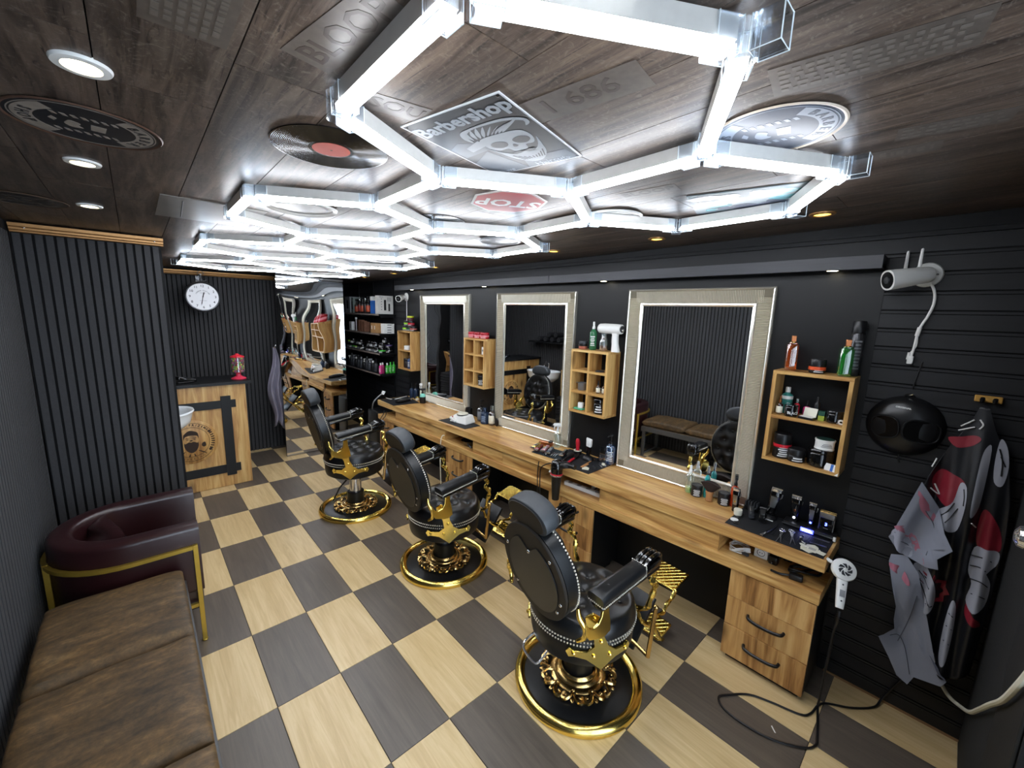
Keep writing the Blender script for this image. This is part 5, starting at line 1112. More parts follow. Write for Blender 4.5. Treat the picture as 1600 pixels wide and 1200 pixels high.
t = bottle('white capped teal tub in the back left corner of the nearest cubby', (2.625, .605, z), .027, .145, teal_pl, white_pl, 'cap'); MB().lathe([(.0273, .080), (.0275, .082), (.0275, .095), (.0273, .097)], 24).build('white_band', white_pl, t); curved('D', .03, .0278, .05, t)
jar('black jar lettered BLACK at the front of the nearest cubby', (2.552, .562, z), .031, .062, gloss_black, gloss_black, .18, word='BLACK', wsz=.019)
bottle('small red bottle with a clear cap behind the BLACK jar', (2.630, .556, z), .014, .085, red_pl, clear_g, 'mist'); bottle('small pink bottle with a dark cap in the nearest cubby', (2.632, .510, z), .017, .085, pink_pl, black_pl, 'dropper')
t = thing('open_box', 'small black box with an open cream lid in the nearest cubby', 'box', (2.548, .487, z), -12); MB().box(-.022, .022, -.034, .034, 0, .012).build('tray', black_pl, t, bevel=.001); MB().box(-.018, .018, -.030, .030, .012, .014).build('lining', paper, t); MB(TR(.020, 0, .012, 0, 18, 0)).box(0, .003, -.030, .030, 0, .046).build('lid', cream, t)
bottle('slim black tube standing behind the open cream box', (2.60, .462, z), .014, .115, black_pl, black_pl, 'cap'); t = thing('small_carton', 'tiny green and yellow carton beside the black bowl', 'carton', (2.575, .432, z)); MB().box(-.011, .011, -.013, .013, 0, .042).build('carton', plain('lime_print', '#9aa83a', .5), t); MB().box(-.0113, .0113, -.0133, .0133, .026, .050).build('green_end', plain('deep_green_print', '#1d4a3a', .5), t)
jar('gloss black low bowl jar on the right of the nearest cubby shelf', (2.575, .379, z), .036, .062, gloss_black, gloss_black, .25); t = thing('silver_ring', 'small white and silver trinket at the right end of the nearest cubby shelf', 'trinket', (2.545, .346, z)); MB(TR(0, 0, .013, 0, 70, 0)).lathe([(.007, -.004), (.013, -.004), (.013, .004), (.007, .004), (.007, -.004)], 20).build('ring', white_pl, t); MB().ball((.0, .014, .005), .005, 8, 5).build('bead', satin, t)
z = Zc(0, 2)
jar('tall black and red wax jar, bottom left of the nearest cubby', (2.575, .585, z), .042, .135, black_pl, black_pl, .42, band=red_pl, lines=5)
jar('black ribbed wax jar, bottom middle of the nearest cubby', (2.562, .512, z), .040, .070, black_pl, black_pl, .5, lines=2)
jar('big black tub, bottom right of the nearest cubby', (2.585, .412, z), .056, .092, gloss_black, gloss_black, .2)
t = thing('white_tin', 'round white tin lid down on the big black tub', 'tin', (2.585, .402, z + .0925)); MB(TR(0, 0, 0, 0, 0, 0)).lathe([(.040, 0), (.043, .003), (.041, .010), (.041, .040), (.044, .046), (.044, .052), (.040, .053)], 32).build('tin', white_pl, t); MB().lathe([(.0385, .050), (.0385, .0545), (0, .0545)], 32).build('printed_top', plain('dark_green_print', '#25453d', .4), t); prints(t, .0415, .014, .036, 3, ink_g)
t = thing('price_card', 'white card with a blue stripe leaning at the bottom right of the nearest cubby', 'card', (2.524, .352, 1.1725), -14); MB(TR(0, 0, 0, 0, 14, 0)).box(-.001, .0008, -.032, .032, 0, .052).build('card', white_pl, t); MB(TR(0, 0, 0, 0, 14, 0)).box(-.0014, -.001, -.006, .006, .001, .051).build('stripe', blue_pl, t)
# six-cell cubby with the spray gun
jar('clear jar of pink wax with a black lid on the six-cell cubby', (2.59, 2.00, ZT), .034, .062, plain('salmon_wax', '#a8604e', .4), dk_grey, .35, band=black_pl)
bottle('green bottle with a white mist sprayer on the six-cell cubby', (2.60, 1.915, ZT), .028, .215, plain('translucent_green', '#2f6a45', .2), white_pl, 'mist', lines=6, sq=0)
t = thing('nano_spray_gun', 'white cordless spray gun with an amber tank on the six-cell cubby', 'spray gun', (2.60, 1.762, ZT)); b = MB(TR(0, .105, .168, 90, 0, 0)); b.lathe([(0, 0), (.026, .002), (.034, .012), (.037, .05), (.037, .15), (.035, .196), (.033, .20)], 28); b.build('barrel', white_pl, t, smooth=50)
MB(TR(0, .105, .168, 90, 0, 0)).lathe([(.030, .2005), (.030, .207), (0, .208)], 28, sy=.8).build('nozzle_face', dk_grey, t); MB(TR(0, -.103, .160, 90, 0, 0)).lathe([(.012, 0), (.010, .004), (0, .005)], 16).build('nozzle', steel, t)
b = MB(); loft(b, [(0, 0, -.052, .024, .030), (.012, 0, -.052, .024, .030), (.06, 0, -.046, .020, .024), (.12, 0, -.043, .019, .022), (.14, 0, -.042, .022, .028)]); b.build('grip', white_pl, t, smooth=50)
b = MB(); b.lathe([(.026, .002), (.030, .008), (.030, .075), (.024, .09), (.018, .10), (.018, .128)], 24, (0, .055, 0)); b.build('tank', clear_g, t); MB().lathe([(.026, .004), (.028, .010), (.028, .040), (0, .040)], 24, (0, .055, 0)).build('liquid', amber_g, t); MB(TR(0, -.022, .095)).box(-.006, .006, 0, .008, -.03, .02).build('trigger', grey_pl, t)
t = thing('dark_lid', 'flat dark lid in the upper right cell of the six-cell cubby', 'lid', (2.565, 1.81, Zc(2, 3))); MB().lathe([(.034, 0), (.036, .004), (.030, .010), (0, .011)], 24).build('lid', dk_grey, t)
t = thing('grey_cup', 'small grey handled cup in the middle left cell of the six-cell cubby', 'cup', (2.575, 1.975, Zc(1, 3))); MB().lathe([(.030, 0), (.034, .006), (.036, .056), (.038, .060), (.034, .060), (.031, .008), (0, .008)], 28).build('cup', plain('brushed_grey_metal', '#8b8b8d', .35, .6), t); MB().box(-.008, .008, .034, .058, .052, .058).build('handle', satin, t)
bottle('brown dropper bottle with a cream label, middle right cell, left of two', (2.565, 1.815, Zc(1, 3)), .017, .10, brown_g, black_pl, 'dropper', lab=cream); bottle('brown dropper bottle, middle right cell, right of two', (2.575, 1.768, Zc(1, 3)), .017, .10, brown_g, black_pl, 'dropper', lab=cream)
t = thing('soap_dish', 'white bar on a green dish in the lower left cell of the six-cell cubby', 'dish', (2.57, 1.985, Zc(0, 3))); MB().rbox(-.03, .03, -.045, .045, 0, .012, .008).build('dish', plain('mint_plastic', '#4fae86', .4), t); MB(TR(0, -.012, .0125, 0, 0, 20)).rbox(-.018, .018, -.022, .022, 0, .045, .006).build('carton', white_pl, t)
jar('large gloss black jar in the lower right cell of the six-cell cubby', (2.575, 1.80, Zc(0, 3)), .046, .115, gloss_black, gloss_black, .3, lines=3)
# six-cell cubby with red jars
for i, y in enumerate((3.435, 3.335, 3.232)): jar('red jar on the cubby between the middle and farthest mirrors, %s from the left' % ORD[i], (2.585, y, ZT), .044, .062, red_pl, plain('deep_red_lid', '#a31624', .35), .42, band=plain('pink_band', '#e08a94', .4), lines=2)
bottle('small red bottle in the upper left cell of the red jar cubby', (2.62, 3.395, Zc(2, 3)), .016, .07, red_pl, white_pl, 'cap'); t = thing('white_carton', 'white carton in the upper right cell of the red jar cubby', 'carton', (2.58, 3.225, Zc(2, 3))); MB().box(-.02, .02, -.022, .022, 0, .075).build('carton', white_pl, t, bevel=.001); MB().box(-.0203, -.02, -.016, .016, .03, .05).build('label', grey_pl, t)
jar('small clear grey pot in the middle left cell of the red jar cubby', (2.62, 3.39, Zc(1, 3)), .022, .03, grey_pl, black_pl, .4); jar('black jar in the lower right cell of the red jar cubby', (2.585, 3.262, Zc(0, 3)), .044, .105, gloss_black, black_pl, .35, lines=4)
# farthest cubby
k = 0
for (y, z, bd, bn, txt) in ((4.885, 0, black_pl, neon, 'lower left'), (4.79, 0, black_pl, plain('dark_green_band', '#2c5e38', .4), 'lower middle'), (4.69, 0, black_pl, plain('salmon_band', '#b2655c', .4), 'lower right'), (4.845, .065, black_pl, neon, 'middle left'), (4.745, .065, plain('maroon_jar', '#6a2530', .4), red_pl, 'middle right')): jar('stacked wax jar on the farthest cubby, %s of the pile' % txt, (2.60, y, ZT + z + (.0006 if z else 0)), .043, .063, bd, black_pl, .4, band=bn, lines=2)
jar('wax jar with a neon yellow lid on top of the pile on the farthest cubby', (2.60, 4.765, ZT + .1292), .043, .06, plain('dark_maroon_jar', '#4a1c24', .4), plain('neon_yellow_lid', '#c6d42a', .4), .35)
for i in range(2): t = thing('white_tin', 'flat white tin in the upper bay of the farthest cubby, %s' % ('lower' if i == 0 else 'upper'), 'tin', (2.575, 4.80, Zc(1, 2) + i * .0265)); MB().lathe([(.044, 0), (.046, .003), (.046, .022), (.043, .026), (0, .026)], 28).build('tin', white_pl, t)
jar('dark brown jar in the lower bay of the farthest cubby', (2.59, 4.855, Zc(0, 2)), .04, .12, plain('dark_brown_plastic', '#241914', .4), black_pl, .3); bottle('blue and black bottle in the lower bay of the farthest cubby', (2.575, 4.755, Zc(0, 2)), .026, .165, plain('steel_blue', '#2f4a7a', .35), black_pl, 'cap', lines=4)
# ================================================================ product shelves at the back of the right wall
glitter = plain('speckled_shelf_edge', '#7d726b', .5, var=.7, nsc=160)
LV = (1.050, 1.335, 1.604, 1.868); XS = 2.43; YE = 5.315; YO = 6.62
rack = thing('wall_shelf_rack', 'four black product shelves on steel uprights at the back of the mirror wall', 'shelf rack', (2.68, YE, 1.0))
for z in LV:
    s_ = MB().box(XS - 2.68, .0, 0, YO - YE, z - 1.018, z - 1.0005).build('shelf_board', black_board, rack); MB().box(XS - 2.68 - .003, XS - 2.68 - .0005, -.002, YO - YE, z - 1.02, z - 1.0).build('edge_band', glitter, s_)
    for y in (.06, .70, 1.24): MB().box(-.20, .0, y, y + .006, z - 1.05, z - 1.0185).build('bracket', black_paint, rack)
for y in (.06, .70, 1.24): MB().box(-.012, .0, y - .008, y + .014, -.30, 1.34).build('upright', black_paint, rack)
e = .0008
# top shelf: cartons and spray bottles
def carton_box(label, loc, dx, dy, dz, m, rz=0, art=None, group=None):
    t = thing('carton', label, 'carton', loc, rz, group); MB().box(-dx / 2, dx / 2, -dy / 2, dy / 2, 0, dz).build('carton', m, t, bevel=.001); return t
pale = plain('pale_grey_carton', '#c9c7c2', .5)
t = carton_box('pale grey boxed clipper set at the near end of the top shelf', (2.545, 5.385, LV[3] + e), .225, .07, .245, pale)
for x, z0, z1, w in ((-.005, .05, .19, .016), (.055, .04, .14, .012)): MB(TR(x, -.0352, 0)).rbox(-w, w, -.002, .002, z0, z1, .0015, 1).build('printed_clipper', ink, t)
b = MB()
for k in range(5): b.ball((-.055, -.0352, .06 + .035 * k), (.008, .001, .008), 8, 4)
for x in (.035, .055, .075): b.box(x - .004, x + .004, -.0356, -.035, .17, .225)
b.build('printed_parts', ink_g, t); text('PRO', .03, basis((-.055, -.0353, .225), (1, 0, 0), (0, 0, 1), (0, -1, 0)), ink_g, t)
t = carton_box('blue carton with a white top on the top shelf', (2.49, 5.615, LV[3] + e), .06, .06, .235, blue_pl); MB().box(-.0305, .0305, -.0305, .0305, .18, .2355).build('white_top', white_pl, t)
fl = plain('flame_orange_print', '#b24a2c', .4, var=.4, nsc=40)
for i, (y, c, h) in enumerate(((6.16, fl, .205), (6.05, plain('dark_red_can', '#7a2420', .4), .23), (5.95, fl, .235), (5.85, plain('black_red_can', '#2a1212', .4), .215), (5.755, fl, .24))):
    bottle('black and orange hair spray bottle on the top shelf, %s from the left' % ORD[i], (2.48, y, LV[3] + e), .031, h, black_pl, black_pl, 'mist' if i % 2 else 'trigger', lab=c, rz=190)
bottle('slim white bottle behind the orange spray bottles on the top shelf', (2.57, 6.10, LV[3] + e), .02, .22, white_pl, white_pl, 'cap'); t = carton_box('silver and black boxed trimmer at the far end of the top shelf', (2.52, 6.45, LV[3] + e), .14, .20, .24, plain('silver_carton', '#9c9fa2', .35, .4)); MB().box(-.0706, -.0702, -.03, .03, .06, .19).build('printed_trimmer', ink, t)
t = carton_box('grey green boxed trimmer beside the silver box on the top shelf', (2.52, 6.285, LV[3] + e), .12, .06, .225, plain('grey_green_carton', '#6d7874', .5)); MB().box(-.0606, -.0602, -.018, .018, .05, .17).build('printed_trimmer', ink, t)
# second shelf
t = carton_box('small white carton with a slot on the second shelf', (2.49, 6.40, LV[2] + e), .05, .09, .13, white_pl); MB().box(-.0256, -.0252, -.006, .006, .03, .09).build('slot_print', ink, t)
ph = plain('photo_print_brown', '#6d4a38', .5, var=.7, nsc=22)
for i, y in enumerate((6.08, 5.99, 5.90)): carton_box('photo printed carton on the second shelf, %s from the left' % ORD[i], (2.50, y, LV[2] + e), .08, .075, .165 - .012 * i, ph)
t = thing('hanging_brush', 'white handled brush standing between the cartons of the second shelf', 'brush', (2.46, 6.16, LV[2] + e)); MB().cyl((0, 0, .0), (0, 0, .17), .005, .006, 8).build('handle', white_pl, t); MB().rbox(-.012, .012, -.014, .014, .1705, .20, .004, 2).build('head', white_pl, t)
for i, y in enumerate((5.60, 5.51)): t = carton_box('brown cardboard box on the second shelf, %s of two' % ('left' if i == 0 else 'right'), (2.50, y, LV[2] + e), .09, .085, .135, carton); MB().box(-.0456, -.0452, -.012, .012, .05, .10).build('label', paper, t)
for i in range(4): t = carton_box('flat white box at the near end of the second shelf, %s from the bottom' % ORD[i], (2.585, 5.385, LV[2] + e + i * .0335), .145, .11, .033, white_pl, (i * 3) % 5 - 2); MB().box(-.03, .03, -.0555, -.0552, .010, .022).build('label', ink_g, t)
# third shelf: black jars, two rows high
n = 0; js = []
for r, ys in ((0, (6.50, 6.40, 6.30, 6.20, 6.10, 6.00, 5.80, 5.70, 5.60, 5.50)), (1, (6.45, 6.35, 6.15, 6.05, 5.75, 5.65, 5.55))):
    for i, y in enumerate(ys): jar('black wax jar in the %s row of the third shelf, %s from the left' % (('bottom', 'upper')[r], ORD[i]), (2.485, y, LV[1] + e + r * .0705), .046, .070, black_pl, gloss_black, .4, band=(None, neon, None, satin, None, None, green_pl, satin)[(i * 3 + r) % 8], lines=3, lm=ink_w if i % 2 else ink_g)
for i, (x, z) in enumerate(((2.50, 0), (2.60, 0), (2.50, .0705), (2.60, .0705), (2.55, .141))): jar('black jar in the pile at the near end of the third shelf, %s' % ('bottom left', 'bottom right', 'middle left', 'middle right', 'topmost')[i], (x, 5.385, LV[1] + e + z), .046, .07, black_pl, gloss_black, .4, band=(green_pl, satin, None, plain('violet_band', '#5a4a78', .4), None)[i], lines=3)
# bottom shelf: bottles
for i, y in enumerate((6.52, 6.44, 6.36, 6.27, 6.17, 6.07, 5.97, 5.87, 5.77, 5.66, 5.56)): bottle('dark shampoo bottle on the bottom product shelf, %s from the left' % ORD[i], (2.485, y, LV[0] + e), .030, .15 + .02 * ((i * 5) % 3), (black_pl, dk_grey, plain('gunmetal_bottle', '#3b3e44', .35))[i % 3], (white_pl, grey_pl, black_pl)[(i * 2) % 3], ('trigger', 'cap', 'pump', 'cap')[i % 4], lines=4, lm=ink_g if i % 2 else ink_w, rz=180)
for i, (x, m) in enumerate(((2.462, pink_pl), (2.505, plain('magenta_bottle', '#b02a6a', .35)))): bottle('magenta bottle at the near end of the bottom product shelf, %s of two' % ('left' if i == 0 else 'right'), (x, 5.365 + .03 * i, LV[0] + e), .024, .15, m, white_pl, 'cap', lines=3)
for i, x in enumerate((2.555, 2.605, 2.652)): bottle('bright green bottle at the near end of the bottom product shelf, %s from the left' % ORD[i], (x, 5.36, LV[0] + e), .024, .145 + .006 * i, green_pl, white_pl if i == 0 else green_pl, 'cap', lines=4)
# black folding stool with a lever by the far end of the counter
t = thing('trolley', 'black equipment box with a steel lever at the far end of the counter', 'equipment', (2.37, 5.16, 0)); MB().rbox(-.14, .16, -.17, .17, .01, .60, .05).build('box', black_pl, t); MB().tube(spl([(-.10, .08, .60), (-.08, .07, .70), (.0, .05, .78), (.04, .03, .80)], 5), .011, 8).build('lever', satin, t)
MB(TR(.05, .02, .80, 0, 35, 20)).rbox(-.02, .10, -.025, .025, -.02, .02, .006).build('grip', black_pl, t); MB(TR(.05, .02, .80, 0, 35, 20)).box(-.028, -.0205, -.03, .03, -.022, .03).build('end_plate', satin, t)
# ================================================================ cameras, hanging hood, cape on the right wall
XW = XR - .0085
def cam_bullet(label, base, aim, r, l, big=True):
    t = thing('security_camera', label, 'security camera', base); a = V(aim).normalized()
    MB(TR(0, 0, 0, 0, -90, 0)).lathe([(.052, 0), (.054, .006), (.050, .014), (.02, .020), (0, .021)], 32).build('wall_plate', white_pl, t)
    b = MB(TR(-.021, 0, 0, 0, -90, 0))
    for k in range(3): b.ball((.034 * math.cos(2.1 * k + .5), .034 * math.sin(2.1 * k + .5), -.004), .005, 8, 5)
    b.build('screws', grey_pl, t)
    k0 = V((-.02, 0, 0)); k1 = V((-.058, .012, -.006)); MB().tube([k0, k1], .014, 10).build('joint', white_pl, t)
    up = V((0, 0, 1)); ex = up.cross(a).normalized(); ey = a.cross(ex)
    T = basis(k1 - a * l * .18, ex, ey, a)
    b = MB(T); loft(b, [(0, 0, 0, r * .72, r * .72), (l * .10, 0, 0, r * .82, r * .82), (l * .8, 0, 0, r, r), (l, 0, 0, r * 1.02, r * 1.02)], 24, .85); b.build('housing', white_pl, t, smooth=50)
    MB(T).lathe([(r * .86, l + .0005), (r * .84, l + .002), (0, l + .002)], 28).build('face', gloss_black, t); MB(T).lathe([(r * .36, l + .002), (r * .34, l + .006), (0, l + .009)], 20).build('lens', dk_grey, t)
    MB(T).box(-r * 1.03, -r * .98, -.004, .004, l * .3, l * .55).build('badge', ink_g, t)
    return t, T
t, T = cam_bullet('white bullet security camera with two aerials and a dangling white cable', (XW - .001, .150, 2.153), (-.60, .78, -.17), .044, .165)
for p in ((-.075, .025, .03), (-.02, .075, .03)): MB().tube([p, (p[0], p[1], p[2] + .075)], [.007, .0055], 8).ball((p[0], p[1], p[2] + .075), .0055, 8, 5).build('aerial', white_pl, t)
b = MB(); b.tube(spl([(-.012, -.02, -.04), (-.014, -.036, -.08), (-.014, -.040, -.13), (-.014, -.03, -.18), (-.014, -.018, -.215), (-.014, -.010, -.24)], 5), .0055, 8); b.tube([(-.014, -.011, -.235), (-.014, -.006, -.275)], .0085, 8); b.tube(spl([(-.014, -.006, -.27), (-.014, -.004, -.33), (-.014, .0, -.37)], 4), .005, 8); b.tube(spl([(-.014, -.008, -.27), (-.014, -.010, -.32), (-.014, .006, -.355)], 4), .003, 6)
b.build('cable', white_pl, t); b = MB(); b.rbox(-.024, -.006, -.010, .012, -.405, -.368, .005, 2); b.tube([(-.014, .008, -.352), (-.014, .010, -.385)], .006, 8); b.build('connector', white_pl, t)
t, T = cam_bullet('small white security camera at the far end of the light shelf', (2.628 - .003 + .05, 4.995, 2.10), (-.80, -.55, -.22), .040, .13); cable('white cable running down from the small far camera', [(2.672, 4.99, 2.06), (2.668, 4.985, 1.9), (2.668, 4.985, 1.70)], .005, white_pl)
hood = thing('oval_hood', 'black oval plastic shell with two dark windows hanging on the plank wall', 'wall shell', (XW - .001, .128, 1.452))
HT = basis((0, 0, 0), (0, -1, 0), (0, 0, 1), (-1, 0, 0))
b = MB(HT); b.lathe([(.136, 0), (.140, .004), (.137, .014), (.126, .030), (.105, .046), (.07, .058), (.03, .063), (0, .064)], 56, sy=1.02); b.build('shell', plain('satin_black_shell', '#141416', .3), hood, smooth=60)
for cx_, w, h, tl in ((-.062, .052, .052, 8), (.060, .064, .050, -4)):
    T2 = HT @ TR(cx_, -.008, .054, 0, cx_ * 330, tl); b = MB(T2); q = []
    for kk in range(40):
        a = 2 * PI * kk / 40; q.append((w * math.copysign(abs(math.cos(a)) ** .7, math.cos(a)), h * math.copysign(abs(math.sin(a)) ** .7, math.sin(a)), 0))
    b.prism([(p[0], p[1]) for p in q], -.03, .004); o = b.build('dark_window', gloss_black, hood, bevel=.002); MB(T2).tube([(p[0] * 1.03, p[1] * 1.03, .003) for p in q], .0035, 6, True).build('window_rim', black_pl, o)
MB(HT @ TR(-.055, -.062, .044, 0, -14, 2)).box(-.045, .035, -.001, .001, 0, .003).build('pale_edge', ink_w, hood)
text('ORIGINAL', .012, HT @ TR(-.012, .092, .0522, -38, 0, -2), ink_w, hood, bold=.0006)
b = MB(HT); b.tube(spl([(-.012, .13, .008), (-.012, .15, .010), (.012, .15, .010), (.012, .13, .008)], 4), .004, 6); b.build('hanger', black_pl, hood); tag(MB(HT).tube([(0, .150, -.0), (0, .150, .02), (.012, .158, .026)], .003, 6).build('wall_hook', steel, loc=hood.location), 'small steel hook holding the black oval shell', 'hook'); MB(HT).tube(spl([(0, -.14, .01), (.004, -.17, .012), (.008, -.18, .012)], 4), .003, 6).build('cord', black_pl, hood)
cable('thin dark cord on the planks above the black oval shell', [(XW - .004, .11, 1.76), (XW - .004, .118, 1.69), (XW - .004, .125, 1.63)], .0025, black_pl)
hk = thing('coat_hook', 'worn wooden hook carrying the patterned cape', 'hook', (XW - .001, -.112, 1.622)); MB().box(-.018, 0, -.040, .040, -.012, .016).build('plate', plain('worn_yellow_wood', '#b78a3e', .6, var=.5, nsc=60), hk, bevel=.003)
for y in (-.018, .018): MB().tube(spl([(-.016, y, 0), (-.06, y, -.005), (-.075, y, .012)], 4), .007, 8).build('peg', black_paint, hk)
# cape
def lerp_t(tab, z):
    for (z0, a), (z1, c) in zip(tab, tab[1:]):
        if z1 <= z <= z0: return a + (c - a) * (z0 - z) / (z0 - z1)
    return tab[-1][1] if z < tab[-1][0] else tab[0][1]
LT = [(1.60, -.095), (1.52, -.075), (1.40, -.03), (1.25, .015), (1.10, .04), (.95, .055), (.80, .045), (.60, .03), (.45, .005), (.36, -.03)]
RT = [(1.60, -.118), (1.50, -.150), (1.38, -.205), (1.20, -.232), (1.05, -.243), (.80, -.243), (.55, -.240), (.36, -.235)]
def capeX(y, z):
    f = min(1, (1.62 - z) * 2.2); a = .020 * math.sin(46 * y + 2.2 * z) + .012 * math.sin(95 * y - 3 * z + 1) + .010 * math.sin(20 * y + 6 * z)
    return 2.628 - .025 * f + a * f - .045 * f * math.exp(-((y + .145 - .0 * z) / .028) ** 2)
cape = thing('barber_cape', 'black barber cape printed with grey shapes and red bursts hanging on the plank wall', 'cape', (2.63, -.11, 1.60))
CL = M.Translation(-cape.location)
def cp(u, v):
    z = 1.60 - 1.22 * v + .03 * math.sin(7 * u) * v; l = lerp_t(LT, z); r = lerp_t(RT, z); y = l + (r - l) * u; return (capeX(y, z), y, z)
MB(CL).grid(cp, 60, 70).build('cloth', black_n, cape, smooth=70, solid=.002)
def patch(name, pts, m, off=.0035, parent=cape, nn=4, smooth=True, fx_=capeX):
    q = [(p.x, p.y) for p in spl([(a, c, 0) for a, c in pts], nn, True)] if smooth else list(pts)
    cy = sum(p[0] for p in q) / len(q); cz = sum(p[1] for p in q) / len(q); n = len(q); b = MB(CL); vs = []; RN = 5
    for j in range(RN, 0, -1): vs += [(fx_(cy + (p[0] - cy) * j / RN, cz + (p[1] - cz) * j / RN) - off, cy + (p[0] - cy) * j / RN, cz + (p[1] - cz) * j / RN) for p in q]
    vs.append((fx_(cy, cz) - off, cy, cz)); b.add(vs, [(j * n + i, j * n + (i + 1) % n, (j + 1) * n + (i + 1) % n, (j + 1) * n + i) for j in range(RN - 1) for i in range(n)] + [((RN - 1) * n + i, (RN - 1) * n + (i + 1) % n, RN * n) for i in range(n)])
    return b.build(name, m, parent, smooth=70)
def strokes(lines, m=ink, off=.006, r=.0022, fx_=capeX):
    b = MB(CL)
    for l in lines: b.tube(spl([(fx_(y, z) - off, y, z) for y, z in l], 4), r, 5)
    return tag(b.build('print_lines', m, cape), kind='stuff')
redn = plain('crimson_print', '#7c1c2a', .42, var=.2, nsc=9); greyn = plain('pale_grey_print', '#9a9ca6', .42, var=.12, nsc=9)
def burst(cy, cz, r, a0=0, n=9, hole=.62):
    b = []; q = []
    for i in range(2 * n): rr = r * (1 if i % 2 == 0 else .80); a = a0 + PI * i / n; q.append((cy + rr * .9 * math.cos(a), cz + rr * 1.15 * math.sin(a)))
    return q
patch('red_print', [(-.02, 1.44), (-.06, 1.455), (-.10, 1.47), (-.115, 1.455), (-.09, 1.42), (-.05, 1.405)], redn)
patch('red_print', [(-.0, 1.24), (-.02, 1.29), (-.06, 1.285), (-.10, 1.255), (-.10, 1.17), (-.06, 1.14), (-.02, 1.17)], redn, .003)
patch('grey_print', [(-.085, 1.255), (-.105, 1.245), (-.112, 1.16), (-.105, 1.05), (-.08, 1.03), (-.05, 1.06), (-.03, 1.09), (-.05, 1.13), (-.075, 1.17)], greyn, .005)
patch('grey_print', [(-.135, 1.43), (-.150, 1.42), (-.152, 1.20), (-.140, 1.13), (-.128, 1.15), (-.126, 1.36)], greyn)
patch('grey_print', [(-.168, 1.47), (-.19, 1.44), (-.205, 1.36), (-.20, 1.28), (-.175, 1.29), (-.165, 1.38)], greyn)
patch('red_print', [(-.165, 1.16), (-.19, 1.15), (-.225, 1.08), (-.235, 1.00), (-.20, .98), (-.17, 1.0), (-.16, 1.08)], redn, .003)
patch('grey_print', [(-.165, .985), (-.20, .995), (-.235, .99), (-.235, .93), (-.21, .90), (-.232, .84), (-.23, .74), (-.20, .70), (-.175, .74), (-.18, .82), (-.162, .88)], greyn, .005)
patch('red_print', [(-.18, .73), (-.20, .69), (-.225, .665), (-.23, .64), (-.20, .645), (-.18, .68)], redn)
patch('grey_print', [(-.136, .72), (-.152, .70), (-.160, .58), (-.158, .44), (-.146, .41), (-.134, .45), (-.130, .6)], greyn)
patch('red_burst', burst(-.062, .735, .072, .3), redn, .003, smooth=False); patch('burst_centre', burst(-.060, .735, .054, .3), black_n, .0045, smooth=False)
patch('grey_print', [(-.0, .83), (-.035, .835), (-.068, .79), (-.085, .72), (-.085, .65), (-.072, .615), (-.058, .62), (-.05, .68), (-.025, .73), (-.005, .78)], greyn, .006)
strokes([[(-.050, 1.095), (-.066, 1.125), (-.080, 1.165)], [(-.064, 1.07), (-.078, 1.10), (-.093, 1.145)], [(-.098, 1.235), (-.104, 1.20), (-.106, 1.165)], [(-.165, .90), (-.19, .91), (-.21, .90)], [(-.17, .84), (-.20, .85), (-.225, .83)], [(-.185, .78), (-.21, .785), (-.225, .775)], [(-.16, .95), (-.19, .955), (-.22, .945)], [(-.018, .80), (-.04, .775), (-.062, .74)], [(-.03, .745), (-.055, .70), (-.07, .66)], [(-.06, .665), (-.075, .655), (-.082, .66)], [(-.17, 1.43), (-.185, 1.38), (-.19, 1.32)], [(-.178, 1.40), (-.196, 1.36)], [(-.135, .66), (-.15, .65)], [(-.136, .60), (-.155, .59)], [(-.137, .53), (-.156, .52)]])
strokes([[(.0, 1.34), (.01, 1.30)], [(-.05, 1.50), (-.085, 1.535)], [(-.045, 1.48), (-.09, 1.505)], [(-.10, 1.54), (-.112, 1.52), (-.104, 1.50)], [(-.01, 1.22), (-.03, 1.175), (.0, 1.20)], [(-.14, 1.10), (-.155, 1.08)], [(-.10, .42), (-.115, .40)], [(-.12, .425), (-.13, .40)]], ink_w, .0065, .0030)
def flX(k):
    return lambda y, z: min(capeX(y, z), 2.60) - k - .016 * math.sin(30 * y + 11 * z) - .006 * math.sin(70 * y - 16 * z)
patch('lining_fold', [(.03, 1.235), (.09, .965), (.102, .93), (.06, .875), (.02, .855), (-.04, .845), (-.075, .862), (-.065, .91), (-.105, .96), (-.07, 1.03), (-.04, 1.12)], slate_n, .012, nn=1, smooth=False, fx_=flX(.018))
patch('lining_fold', [(.082, .84), (.085, .80), (.055, .70), (.03, .60), (.028, .53), (.01, .42), (.03, .44), (.068, .42), (.02, .32), (-.02, .265), (-.06, .235), (-.075, .30), (-.16, .325), (-.175, .345), (-.13, .41), (-.08, .58), (-.045, .70), (-.02, .80), (.03, .86)], slate_n, .012, nn=1, smooth=False, fx_=flX(.014))
pinkn = plain('faded_pink_print', '#a8697a', .45); palen = plain('pale_lilac_print', '#a4a7b6', .45)
patch('faded_print', [(.035, 1.19), (.01, 1.16), (-.03, 1.09), (-.045, 1.06), (-.02, 1.06), (.02, 1.11)], pinkn, .0145, fx_=flX(.018)); patch('faded_print', [(.095, .95), (.08, .985), (.05, .97), (.025, .93), (.012, .87), (.03, .862), (.065, .88)], palen, .0150, fx_=flX(.018)); patch('faded_print', [(.09, .99), (.06, 1.01), (.02, .97), (-.01, .91), (-.03, .86), (-.015, .858), (.02, .92), (.06, .985)], pinkn, .0140, fx_=flX(.018)); patch('faded_print', [(.08, .80), (.05, .805), (.02, .78), (.0, .74), (.01, .73), (.05, .765), (.078, .78)], pinkn, .0145, fx_=flX(.014))
